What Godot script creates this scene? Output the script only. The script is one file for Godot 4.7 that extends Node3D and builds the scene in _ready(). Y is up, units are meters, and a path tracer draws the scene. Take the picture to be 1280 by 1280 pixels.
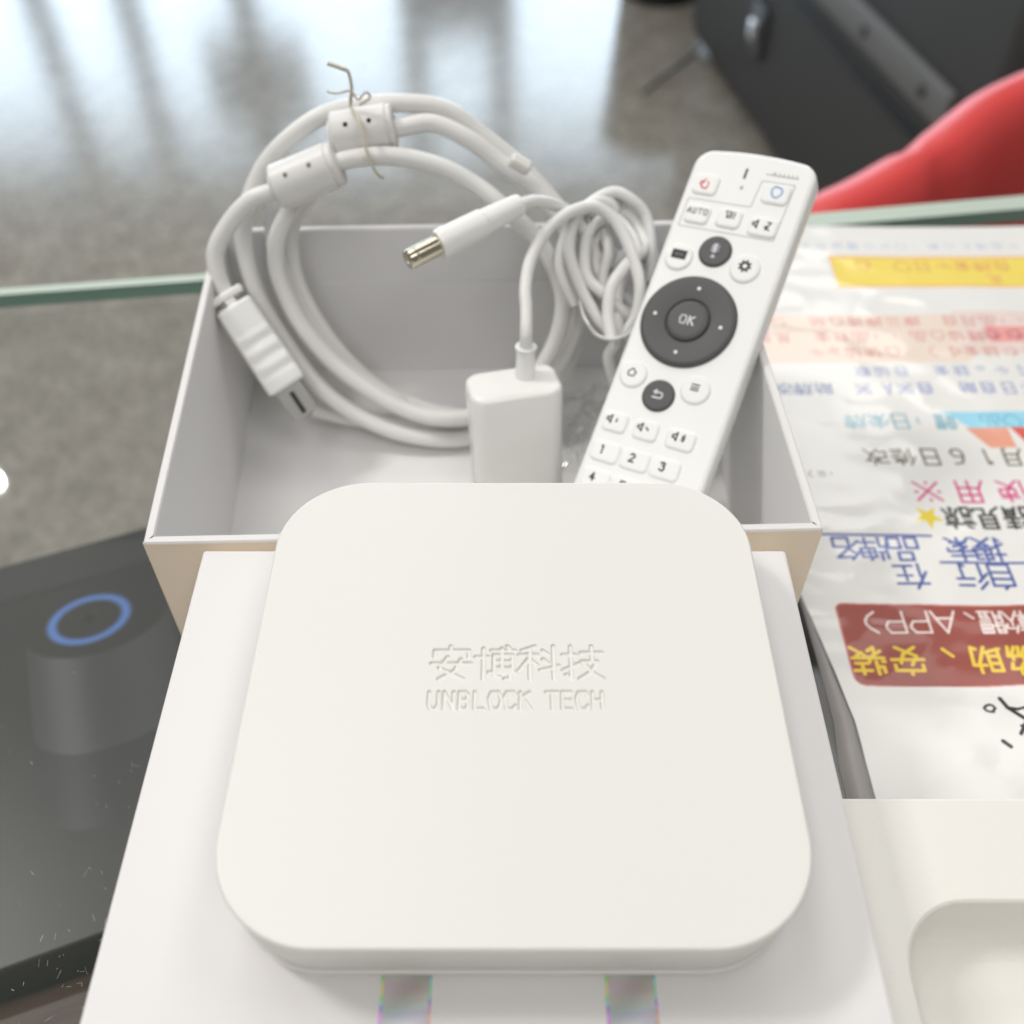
extends Node3D
# Millimetres are used in all builders (x right, y up from the glass counter, z towards the viewer) and scaled to metres by MM.
const MM := 0.001
var rng := RandomNumberGenerator.new()
var m_white_plastic: StandardMaterial3D
var m_remote: StandardMaterial3D
var m_dark_rubber: StandardMaterial3D
var m_paper: StandardMaterial3D
var m_inner: StandardMaterial3D
var m_warm_lit_front: StandardMaterial3D
var m_cable: StandardMaterial3D
var m_chrome: StandardMaterial3D
var m_ink: StandardMaterial3D
var m_plug: StandardMaterial3D
var G := {}

# ---------------------------------------------------------------- small helpers
func V(x: float, y: float, z: float) -> Vector3:
	return Vector3(x, y, z)

func mat(c: Color, rough := 0.6, metal := 0.0) -> StandardMaterial3D:
	var m := StandardMaterial3D.new()
	m.albedo_color = c
	m.roughness = rough
	m.metallic = metal
	return m

func glow(c: Color, e: float) -> StandardMaterial3D:
	var m := mat(Color(0.8, 0.8, 0.8), 0.5)
	m.emission_enabled = true
	m.emission = c
	m.emission_energy_multiplier = e
	return m

func noise_tex(freq: float, ramp: Gradient, seed_: int, size := 512, as_normal := false) -> NoiseTexture2D:
	var n := FastNoiseLite.new()
	n.noise_type = FastNoiseLite.TYPE_SIMPLEX_SMOOTH
	n.fractal_octaves = 5
	n.frequency = freq
	n.seed = seed_
	var t := NoiseTexture2D.new()
	t.width = size
	t.height = size
	t.seamless = true
	t.noise = n
	t.as_normal_map = as_normal
	if ramp:
		t.color_ramp = ramp
	return t

func ramp2(a: Color, b: Color, o0 := 0.0, o1 := 1.0) -> Gradient:
	var g := Gradient.new()
	g.set_color(0, a)
	g.set_color(1, b)
	g.set_offset(0, o0)
	g.set_offset(1, o1)
	return g

func grained(m: StandardMaterial3D, freq: float, scale_per_m: float, height_cm: float, seed_: int) -> StandardMaterial3D:
	m.heightmap_enabled = true
	m.heightmap_texture = noise_tex(freq, null, seed_)
	m.heightmap_scale = height_cm
	m.uv1_triplanar = true
	m.uv1_scale = Vector3.ONE * scale_per_m
	return m

func new_st() -> SurfaceTool:
	var s := SurfaceTool.new()
	s.begin(Mesh.PRIMITIVE_TRIANGLES)
	return s

func vert(s: SurfaceTool, p: Vector3, n: Vector3, uv := Vector2.ZERO) -> void:
	s.set_normal(n)
	s.set_uv(uv)
	s.add_vertex(p * MM)

func tri(s: SurfaceTool, a: Vector3, b: Vector3, c: Vector3, na: Vector3, nb: Vector3, nc: Vector3, ua := Vector2.ZERO, ub := Vector2.ZERO, uc := Vector2.ZERO) -> void:
	vert(s, a, na, ua)
	if (b - a).cross(c - a).dot(na + nb + nc) > 0.0:
		vert(s, c, nc, uc)
		vert(s, b, nb, ub)
	else:
		vert(s, b, nb, ub)
		vert(s, c, nc, uc)

func quad(s: SurfaceTool, a: Vector3, b: Vector3, c: Vector3, d: Vector3, out: Vector3) -> void:
	# flat quad, out = a direction on its outer side
	var n := (b - a).cross(c - a).normalized()
	if n.dot(out) < 0.0:
		n = -n
	tri(s, a, b, c, n, n, n)
	tri(s, a, c, d, n, n, n)

func obj(called: String, s, m: Material, parent: Node = self, at := Vector3.ZERO) -> MeshInstance3D:
	var o := MeshInstance3D.new()
	o.name = called
	o.mesh = s.commit() if s is SurfaceTool else s
	o.material_override = m
	o.position = at * MM
	parent.add_child(o, true)
	return o

func thing(called: String, label: String, category: String, at := Vector3.ZERO, group := "") -> Node3D:
	var o := Node3D.new()
	o.name = called
	o.position = at * MM
	add_child(o, true)
	tag(o, label, category, group)
	return o

func tag(o: Node, label: String, category: String, group := "") -> void:
	o.set_meta("label", label)
	o.set_meta("category", category)
	if group:
		o.set_meta("group", group)

func rrect(cx: float, cz: float, w: float, d: float, r: float, n := 8) -> Array:
	# [points, outward normals] of a rounded rectangle in x, z
	var p := []
	var q := []
	for k in 4:
		var sx = [1, -1, -1, 1][k]
		var sz = [1, 1, -1, -1][k]
		for i in n + 1:
			var a := (k + float(i) / n) * PI / 2
			var e := Vector2(cos(a), sin(a))
			p.append(Vector2(cx + sx * (w / 2 - r), cz + sz * (d / 2 - r)) + e * r)
			q.append(e)
	return [p, q]

func circle(cx: float, cz: float, rx: float, rz: float, n := 40) -> Array:
	var p := []
	var q := []
	for i in n:
		var a := TAU * i / n
		p.append(Vector2(cx + cos(a) * rx, cz + sin(a) * rz))
		q.append(Vector2(cos(a) / rx, sin(a) / rz).normalized())
	return [p, q]

func prism(s: SurfaceTool, ol: Array, prof: Array, cap_first := true, cap_last := true, inward := false) -> void:
	# prof: Vector2(inset, y) from the first ring to the last
	var pts: Array = ol[0]
	var nor: Array = ol[1]
	var n := pts.size()
	var flip := -1.0 if inward else 1.0
	var seg := []
	for k in prof.size() - 1:
		var d: Vector2 = prof[k + 1] - prof[k]   # (d inset, d y)
		# outward (o) is -inset; the normal of (do, dy) is (dy, -do), kept pointing outwards or up
		var nn := Vector2(-d.y, -d.x).normalized()
		if absf(d.y) > 1e-6:
			nn = Vector2(absf(d.y), d.x * signf(d.y)).normalized()
		else:
			nn = Vector2(0, 1)
		seg.append(nn)
	for k in prof.size() - 1:
		var n0: Vector2 = seg[k]
		var n1: Vector2 = seg[k]
		if k > 0 and seg[k - 1].dot(seg[k]) > 0.7:
			n0 = (seg[k - 1] + seg[k]).normalized()
		if k < seg.size() - 1 and seg[k + 1].dot(seg[k]) > 0.7:
			n1 = (seg[k + 1] + seg[k]).normalized()
		for i in n:
			var j := (i + 1) % n
			var a0: Vector2 = pts[i] - nor[i] * prof[k].x
			var b0: Vector2 = pts[j] - nor[j] * prof[k].x
			var a1: Vector2 = pts[i] - nor[i] * prof[k + 1].x
			var b1: Vector2 = pts[j] - nor[j] * prof[k + 1].x
			var ni: Vector2 = nor[i]
			var nj: Vector2 = nor[j]
			var A := V(a0.x, prof[k].y, a0.y)
			var B := V(b0.x, prof[k].y, b0.y)
			var C := V(b1.x, prof[k + 1].y, b1.y)
			var D := V(a1.x, prof[k + 1].y, a1.y)
			var nA := V(ni.x * n0.x, n0.y, ni.y * n0.x) * flip
			var nB := V(nj.x * n0.x, n0.y, nj.y * n0.x) * flip
			var nC := V(nj.x * n1.x, n1.y, nj.y * n1.x) * flip
			var nD := V(ni.x * n1.x, n1.y, ni.y * n1.x) * flip
			tri(s, A, B, C, nA, nB, nC)
			tri(s, A, C, D, nA, nC, nD)
	var up: float = signf(prof[0].y - prof[-1].y)
	for e in 2:
		if (e == 0 and not cap_first) or (e == 1 and not cap_last):
			continue
		var pr: Vector2 = prof[0] if e == 0 else prof[-1]
		var nn := V(0, (up if e == 0 else -up) * flip, 0)
		var c := Vector2.ZERO
		for p in pts:
			c += p
		c /= n
		for i in n:
			var j := (i + 1) % n
			var a: Vector2 = pts[i] - nor[i] * pr.x
			var b: Vector2 = pts[j] - nor[j] * pr.x
			tri(s, V(c.x, pr.y, c.y), V(a.x, pr.y, a.y), V(b.x, pr.y, b.y), nn, nn, nn)

func edge_at(loop: Array, c: Vector2, ang: float) -> Vector2:
	var e := Vector2(cos(ang), sin(ang))
	var best := c
	var far := -1.0
	for i in loop.size():
		var a: Vector2 = loop[i] - c
		var b: Vector2 = loop[(i + 1) % loop.size()] - c
		var d := b - a
		var den := e.cross(d)
		if absf(den) < 1e-9:
			continue
		var t := a.cross(d) / den
		var u := a.cross(e) / den
		if t > far and u > -1e-4 and u < 1.0001:
			far = t
			best = c + e * t
	return best

func ring_cap(s: SurfaceTool, outer: Array, inner: Array, c: Vector2, y: float) -> void:
	# flat ring between two closed loops that are both star-shaped seen from c
	var angs := []
	for p in outer + inner:
		angs.append((p - c).angle())
	angs.sort()
	var N := angs.size()
	for k in N:
		var a0: float = angs[k]
		var a1: float = angs[(k + 1) % N] + (TAU if k == N - 1 else 0.0)
		if a1 - a0 < 1e-5:
			continue
		var oa := edge_at(outer, c, a0)
		var ob := edge_at(outer, c, a1)
		var ia := edge_at(inner, c, a0)
		var ib := edge_at(inner, c, a1)
		tri(s, V(oa.x, y, oa.y), V(ob.x, y, ob.y), V(ib.x, y, ib.y), Vector3.UP, Vector3.UP, Vector3.UP)
		tri(s, V(oa.x, y, oa.y), V(ib.x, y, ib.y), V(ia.x, y, ia.y), Vector3.UP, Vector3.UP, Vector3.UP)

func bx(s: SurfaceTool, c: Vector3, size: Vector3, r := 0.0) -> void:
	var h := size.y / 2
	if r <= 0.0:
		prism(s, rrect(c.x, c.z, size.x, size.z, 0.001, 1), [Vector2(0, c.y + h), Vector2(0, c.y - h)])
		return
	prism(s, rrect(c.x, c.z, size.x, size.z, r * 1.5, 3), [Vector2(r, c.y + h), Vector2(r * 0.3, c.y + h - r * 0.3), Vector2(0, c.y + h - r), Vector2(0, c.y - h + r), Vector2(r * 0.3, c.y - h + r * 0.3), Vector2(r, c.y - h)])

func smooth_path(pts: Array, step := 1.5) -> Array:
	var cv := Curve3D.new()
	cv.bake_interval = step
	var n := pts.size()
	for i in n:
		var t: Vector3 = (pts[min(i + 1, n - 1)] - pts[max(i - 1, 0)]) / 6.0
		cv.add_point(pts[i], -t, t)
	return Array(cv.get_baked_points())

func tube(s: SurfaceTool, path: Array, rad, sides := 14, caps := true, squash := 1.0) -> void:
	# rad: a number, or a Callable of the share 0..1 along the path
	var n := path.size()
	var t0: Vector3 = (path[1] - path[0]).normalized()
	var side := t0.cross(Vector3.UP if absf(t0.y) < 0.9 else Vector3.RIGHT).normalized()
	var rings := []
	var norms := []
	for i in n:
		var t: Vector3 = (path[min(i + 1, n - 1)] - path[max(i - 1, 0)]).normalized()
		side = (side - t * side.dot(t)).normalized()
		var other := t.cross(side)
		var r: float = rad.call(float(i) / (n - 1)) if rad is Callable else rad
		var ring := []
		var nr := []
		for k in sides:
			var a := TAU * k / sides
			var e := side * cos(a) + other * sin(a) * squash
			ring.append(path[i] + e * r)
			nr.append(e.normalized())
		rings.append(ring)
		norms.append(nr)
	for i in n - 1:
		for k in sides:
			var l := (k + 1) % sides
			tri(s, rings[i][k], rings[i][l], rings[i + 1][l], norms[i][k], norms[i][l], norms[i + 1][l])
			tri(s, rings[i][k], rings[i + 1][l], rings[i + 1][k], norms[i][k], norms[i + 1][l], norms[i + 1][k])
	if caps:
		for e in [0, n - 1]:
			var t: Vector3 = (path[0] - path[1]).normalized() if e == 0 else (path[n - 1] - path[n - 2]).normalized()
			for k in sides:
				tri(s, path[e], rings[e][k], rings[e][(k + 1) % sides], t, t, t)

func lathe(s: SurfaceTool, a: Vector3, b: Vector3, prof: Array, sides := 24) -> void:
	# prof: Vector2(share along a..b, radius)
	var path := []
	for k in prof.size():
		path.append(a.lerp(b, prof[k].x))
	var t := (b - a).normalized()
	var side := t.cross(Vector3.UP if absf(t.y) < 0.9 else Vector3.RIGHT).normalized()
	var other := t.cross(side)
	for k in prof.size() - 1:
		var dr: float = prof[k + 1].y - prof[k].y
		var dl: float = (prof[k + 1].x - prof[k].x) * a.distance_to(b)
		var L := sqrt(dr * dr + dl * dl)
		for i in sides:
			var e0 := side * cos(TAU * i / sides) + other * sin(TAU * i / sides)
			var e1 := side * cos(TAU * (i + 1) / sides) + other * sin(TAU * (i + 1) / sides)
			var n0 := (e0 * dl - t * dr) / L
			var n1 := (e1 * dl - t * dr) / L
			tri(s, path[k] + e0 * prof[k].y, path[k] + e1 * prof[k].y, path[k + 1] + e1 * prof[k + 1].y, n0, n1, n1)
			tri(s, path[k] + e0 * prof[k].y, path[k + 1] + e1 * prof[k + 1].y, path[k + 1] + e0 * prof[k + 1].y, n0, n1, n0)

# ---------------------------------------------------------------- strokes of characters and icons, on a 16 x 16 grid (hex digits x, y; y runs down)
func strokes(g: String) -> Array:
	var out := []
	for word in g.split(" ", false):
		var line := []
		for i in range(0, word.length() - 1, 2):
			line.append(Vector2(word.substr(i, 1).hex_to_int(), word.substr(i + 1, 1).hex_to_int()) / 15.0 - Vector2(0.5, 0.5))
		out.append(line)
	return out

func ribbons(s: SurfaceTool, g: String, at: Vector2, w: float, h: float, width: float, y: float) -> void:
	# flat raised ink strokes lying in the plane y
	for line in strokes(g):
		for i in line.size() - 1:
			var a := at + Vector2(line[i].x * w, line[i].y * h)
			var b := at + Vector2(line[i + 1].x * w, line[i + 1].y * h)
			var d := (b - a).normalized()
			var e := Vector2(-d.y, d.x) * width / 2
			a -= d * width * 0.4
			b += d * width * 0.4
			quad(s, V(a.x - e.x, y, a.y - e.y), V(a.x + e.x, y, a.y + e.y), V(b.x + e.x, y, b.y + e.y), V(b.x - e.x, y, b.y - e.y), Vector3.UP)

func ink_line(im: Image, a: Vector2, b: Vector2, w: float, c: Color) -> void:
	# anti-aliased thick line in pixels
	var lo := Vector2(minf(a.x, b.x), minf(a.y, b.y)) - Vector2(w, w)
	var hi := Vector2(maxf(a.x, b.x), maxf(a.y, b.y)) + Vector2(w, w)
	var d := b - a
	var ll := maxf(d.length_squared(), 1e-6)
	for y in range(maxi(0, int(lo.y)), mini(im.get_height() - 1, int(hi.y) + 1) + 1):
		for x in range(maxi(0, int(lo.x)), mini(im.get_width() - 1, int(hi.x) + 1) + 1):
			var p := Vector2(x, y)
			var t := clampf((p - a).dot(d) / ll, 0, 1)
			var k := clampf(w / 2 + 0.5 - p.distance_to(a + d * t), 0, 1) * c.a
			if k > 0.0:
				var o := im.get_pixel(x, y)
				im.set_pixel(x, y, Color(lerpf(o.r, c.r, k), lerpf(o.g, c.g, k), lerpf(o.b, c.b, k)))

func glyphs() -> void:
	G["an"] = "7072 1512e2e5 653acf b69b3f 08f8"
	G["bo"] = "0555 313f 62f2 74e4eb7b74 77e7 7aea a1ab c0d1 5cfc dbdfbf 7d9e"
	G["ke"] = "6012 0474 414f 450b 4679 92b4 96b8 8bf9 d0df"
	G["ji"] = "0454 303f1d 0b68 73f3 b0b7 77d7ac6f 88bcff"
	G["soft"] = "0272 141a6a6414 1767 0c7c 404f a085 93f3e6 b5b87f b8ff"
	G["body"] = "2024 20606468 2262 0585 272f 27676f 2a6a 2c6c 9096f6f090 b0b6 d0d6 93f3 98f8 aaacecea9a adbe eddf 8fff"
	G["help"] = "0666 303f 83f3e6 b0b387 6aaa9f 888b6f bafaef d8dbbf"
	G["aid"] = "121d 1262626c 1666 1a6a 0e7c 85e5dfbe b1b67f"
	G["install"] = "4047 111444 0717 72f2 b0b6 86e6 7779 09f9 791d 4b4f7d 79ff daac"
	G["self"] = "8062 323fdfd232 36d6 3ada"
	G["go"] = "5014 5409 373f 82f2 76f6 c6cfae"
	G["at"] = "03f3 600a 373f 78e8 a5ae 6efe"
	G["seek"] = "0454 303f1d 0b68 a0a7 917177 7494 c1f1f7 c4f4 77f7 79e96f 8aff"
	G["rope"] = "23d3 7075 1816e6e8 8749aa b94ccc 8c8f 4d2f bdef"
	G["goods"] = "4045b5b040 080f6f6808 989ffff898"
	G["plate"] = "21280f 5055 2565 29595f b0a2 8288f8f282 85f5 b2b8 7cfc c9cf"
	G["name"] = "6016 52d21d 4578 696fefe969"
	G["please"] = "2041 0363 1555 1858 1a1f5f5a1a 81f1 84e4 77f7 b0b7 998f 99e9ef 9beb 9ded"
	G["see"] = "4049c9c040 43c3 46c6 695c1f 999efefc"
	G["forgive"] = "2041 0363 1555 1858 1a1f5f5a1a b0b2 73f3 9598e8e595 b8bfae 9a7e dafe"
	G["use"] = "4007 353f 63f3 7579f9f575 b0b95f 8aff"
	G["employ"] = "30390f 30e0ef 35e5 3aea 808f"
	G["note"] = "11ee e11e 7172 7d7e 1727 d7e7"
	G["month"] = "40491f 40d0dfbf 45d5 4ada"
	G["day"] = "303fdfd030 37d7"
	G["mend"] = "4007 353f 636c a075 83e378 94f8 d89a eb8d fe8f"
	G["alter"] = "026267171d6c a076 94f4 d4ba6f 87ff"
	G["1"] = "535171 717f"
	G["2"] = "3351b0d2d5393f df3f"
	G["2"] = "3361a1d3d62fdf"
	G["3"] = "3261b1d3b676 b6d9dcbf6f3d"
	G["4"] = "9f912ada"
	G["5"] = "d13137a7d9dcbf3e"
	G["6"] = "b162484c6fafcca8 a848"
	G["comma"] = "4a8e"
	G["A"] = "0f70ef 2aca"
	G["P"] = "2f20b0d3d5b828"
	G["U"] = "101b3f9fcbc0"
	G["N"] = "1f10cfc0"
	G["B"] = "1f1080b2b58717 87b9bd8f1f"
	G["L"] = "101fbf"
	G["O"] = "60306030 60211519 192c4f7f 7fbfddfafad0a060 d2fa"
	G["O"] = "7030051a3f7fbfeae5b070"
	G["C"] = "d3b0703005 051a3f7fbfdc"
	G["K"] = "101f c016 57df"
	G["T"] = "00e0 707f"
	G["E"] = "c0101fcf 17b7"
	G["H"] = "101f c0cf 17c7"
	G["close"] = "4083a6a98c4f"
	G["circle"] = "5a3c4e6f9ebcaa7959"
	G["brush"] = "f1a2 c18a4f 59fa 9a7f bfcf"
	G["home"] = "1771d7 d7dddf2f2717"
	G["back"] = "4b0846 07c7effeac8c"
	G["back"] = "24c4e6ebcd2d 512457"
	G["menu"] = "12e2 18e8 1ded"
	G["speaker"] = "16165a0a 050a4a8f8045 05"
	G["speaker"] = "050a4a8f804505"
	G["sound"] = "b4c8bc e1f8ee"
	G["mute"] = "a6fb faa6"
	G["soft sound"] = "b5c8bb"
	G["power"] = "737c 4424188c c9b8d7"
	G["ring"] = "7040152a4d7fafdcf9f5d270 7040"
	G["gear"] = "7072 7d7f 0727 d7f7 2343 c3e2 2d4b cbed 7442374a7cac c9c6a474 33553355"
	G["auto1"] = "0f40 408f 2a6a"

func row(im: Image, k: float, text: Array, at: Vector2, pitch: float, size: float, w: float, c: Color) -> void:
	# characters of one row as read, turned by half a turn on the sheet; at = centre of the first one in mm, plane (x, forward)
	for i in text.size():
		if text[i] == "":
			continue
		for line in strokes(G[text[i]]):
			for j in line.size() - 1:
				var a: Vector2 = Vector2(-line[j].x, -line[j].y) * size
				var b: Vector2 = Vector2(-line[j + 1].x, -line[j + 1].y) * size
				var o := at + Vector2(-pitch * i, 0)
				ink_line(im, sheet_px(o + Vector2(a.x, -a.y), k), sheet_px(o + Vector2(b.x, -b.y), k), w * k, c)

func sheet_px(p: Vector2, k: float) -> Vector2:
	return Vector2(p.x - 80.0, 400.0 - p.y) * k

func aim_area(called: String, at: Vector3, to: Vector3, size: Vector2, e: float, c: Color, parent: Node) -> void:
	var l := AreaLight3D.new()
	l.name = called
	l.area_size = size
	l.light_energy = e
	l.light_color = c
	l.area_normalize_energy = true
	l.area_range = 20.0
	l.area_attenuation = 2.0
	l.shadow_enabled = true
	parent.add_child(l, true)
	l.look_at_from_position(at, to, Vector3.FORWARD if absf((to - at).normalized().y) > 0.9 else Vector3.UP)

# ---------------------------------------------------------------- the scene
func _ready() -> void:
	rng.seed = 7
	var cam := Camera3D.new()
	cam.name = "camera"
	var at := CameraAttributesPhysical.new()
	at.frustum_focal_length = 23.81
	at.frustum_focus_distance = 0.232
	at.frustum_near = 0.01
	at.frustum_far = 60.0
	at.exposure_aperture = 7.2
	cam.attributes = at
	add_child(cam)
	cam.fov = 53.49
	cam.near = 0.01
	cam.far = 60.0
	cam.position = Vector3(0, 0.254, 0)
	cam.rotation_degrees = Vector3(-48.19, 0, 0)
	var we := WorldEnvironment.new()
	we.name = "room_air"
	var env := Environment.new()
	env.background_mode = Environment.BG_COLOR
	env.background_color = Color(0.53, 0.526, 0.517)
	env.tonemap_mode = Environment.TONE_MAPPER_LINEAR
	env.tonemap_exposure = 0.83
	env.sdfgi_enabled = true
	env.ssao_enabled = true
	env.ssil_enabled = true
	we.environment = env
	add_child(we)
	unseen_ceiling_lamps()
	unseen_shop_front()
	glyphs()
	materials()
	floor_and_furniture()
	counter()
	under_glass()
	price_sheet()
	box_lid()
	open_tray()
	foam_insert()
	hdmi_cable()
	power_adapter()
	remote_control()
	plastic_bag()
	tv_box()

func unseen_ceiling_lamps() -> void:  # lamps out of view, placed to light the counter, front faces and floor
	var spots := [
		[V(-1290, 1780, -640), Vector2(0.36, 0.36), 2.6, Color(1.0, 0.993, 0.98), "unseen square ceiling light panel up to the left of the counter, placed to cast shadows to the right"],
		[V(-1412, 1754, -1913), Vector2(0.026, 0.026), 0.5, Color(1.0, 0.99, 0.975), "small round ceiling downlight mirrored in the glass at the left edge"],
		[V(-420, 1830, -800), Vector2(0.6, 1.1), 0.5, Color(1.0, 0.993, 0.98), "unseen long ceiling light panel placed to light the left side of the counter softly, nearer one"],
		[V(820, 1830, -800), Vector2(0.6, 1.1), 0.45, Color(1.0, 0.99, 0.975), "unseen long ceiling light panel placed to light the right side of the counter softly, nearer one"],
		[V(-420, 1830, -2300), Vector2(0.6, 1.1), 0.9, Color(1.0, 0.993, 0.98), "unseen long ceiling light panel placed to light the floor left of the case, farther one"],
		[V(820, 1830, -2300), Vector2(0.6, 1.1), 0.9, Color(1.0, 0.993, 0.98), "unseen long ceiling light panel placed to light the floor by the black case, farther one"],
		[V(-500, 1830, 900), Vector2(0.6, 1.1), 1.0, Color(1.0, 0.993, 0.98), "unseen long ceiling light panel behind the viewer on the left, placed to light the front faces"],
		[V(600, 1830, 900), Vector2(0.6, 1.1), 0.8, Color(1.0, 0.993, 0.98), "unseen long ceiling light panel behind the viewer on the right, placed to light the front faces"],
	]
	for k in spots.size():
		var a: Array = spots[k]
		var t := thing("unseen_ceiling_lamp", a[4], "lamp", a[0])
		var w: float = a[1].x * 1000
		var d: float = a[1].y * 1000
		var s := new_st()
		if k == 1:
			prism(s, circle(0, 0, w / 2 + 14, w / 2 + 14), [Vector2(2, 40), Vector2(0, 38), Vector2(0, 5)])
		else:
			bx(s, V(0, 25, 0), V(w + 40, 40, d + 40), 4)
		obj("frame", s, mat(Color(0.85, 0.85, 0.85), 0.5), t)
		s = new_st()
		if k == 1:
			prism(s, circle(0, 0, w / 2, w / 2), [Vector2(0, 4.5), Vector2(0, 1), Vector2(1, 0)])
		else:
			bx(s, V(0, 2, 0), V(w, 4, d), 1)
		obj("diffuser", s, glow(a[3], 9.0 if k == 1 else 1.2), t)
		aim_area("panel_light", a[0] * MM - Vector3(0, 0.006, 0), a[0] * MM - Vector3(0, 1, 0), a[1], a[2], a[3], t)

func unseen_shop_front() -> void:
	# tall bright shop windows out of view, placed to mirror in the polished floor
	var frame := mat(Color(0.2, 0.2, 0.21), 0.5)
	var x := -5200.0
	var widths := [1500, 700, 900, 1300, 700, 1700, 1500]
	for k in widths.size():
		var w: float = widths[k]
		var t := thing("unseen_shop_window", "%s of the seven unseen tall bright shop window panes across the room" % ["leftmost", "second from the left", "third from the left", "middle one", "third from the right", "second from the right", "rightmost"][k], "window", V(x + w / 2, -950, -8200), "unseen shop windows across the room")
		var s := new_st()
		bx(s, V(0, 1750, 0), V(w - 90, 3400, 12))
		obj("pane", s, glow(Color(0.85, 0.935, 1.0), 4.2), t)
		s = new_st()
		bx(s, V(-w / 2 + 20, 1750, 10), V(190, 3500, 80))
		obj("mullion", s, frame, t)
		aim_area("daylight", Vector3(x + w / 2, 550, -8180) * MM, Vector3(x + w / 2, 550, 0) * MM, Vector2((w - 90) * MM, 2.8), 2.2 * w / 1000.0, Color(0.86, 0.93, 1.0), t)
		x += w
	var p := new_st()
	bx(p, V(0, 0, 0), V(760, 620, 30), 2)
	tag(obj("unseen_board", p, mat(Color(0.36, 0.34, 0.33), 0.8), self, V(-1870, 1330, -7400)), "unseen grey board hanging before the shop windows, placed to darken their floor reflection", "sign")  # out of view, darkens part of the window reflection on the floor
	var sd := thing("unseen_stand", "unseen tall dark stand before the shop windows, placed to darken their floor reflection", "stand", V(-365, -950, -7400))  # out of view, makes a dark patch in the floor reflection
	p = new_st()
	bx(p, V(0, 990, 0), V(600, 1860, 240), 10)
	obj("cabinet", p, mat(Color(0.13, 0.13, 0.13), 0.6), sd)
	p = new_st()
	bx(p, V(0, 30, 0), V(640, 60, 300), 6)
	obj("plinth", p, mat(Color(0.08, 0.08, 0.08), 0.6), sd)

func materials() -> void:
	m_white_plastic = grained(mat(Color(0.882, 0.876, 0.855), 0.38), 0.09, 30.0, 0.0012, 3)
	m_remote = grained(mat(Color(0.935, 0.935, 0.925), 0.4), 0.09, 30.0, 0.0012, 4)
	m_dark_rubber = grained(mat(Color(0.315, 0.315, 0.315), 0.55), 0.09, 30.0, 0.001, 5)
	m_paper = grained(mat(Color(0.885, 0.874, 0.872), 0.62), 0.03, 20.0, 0.0015, 6)
	m_inner = grained(mat(Color(0.885, 0.88, 0.878), 0.7), 0.03, 14.0, 0.0025, 8)
	m_warm_lit_front = grained(mat(Color(0.985, 0.92, 0.83), 0.75), 0.03, 20.0, 0.003, 9)  # front wall of the open box: warm light put into its colour
	m_cable = grained(mat(Color(0.895, 0.89, 0.88), 0.4), 0.05, 40.0, 0.002, 10)
	m_chrome = mat(Color(0.83, 0.8, 0.72), 0.13, 1.0)
	m_plug = grained(mat(Color(0.945, 0.942, 0.93), 0.3), 0.09, 30.0, 0.0012, 13)
	m_ink = mat(Color(0.16, 0.16, 0.165), 0.6)

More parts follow.
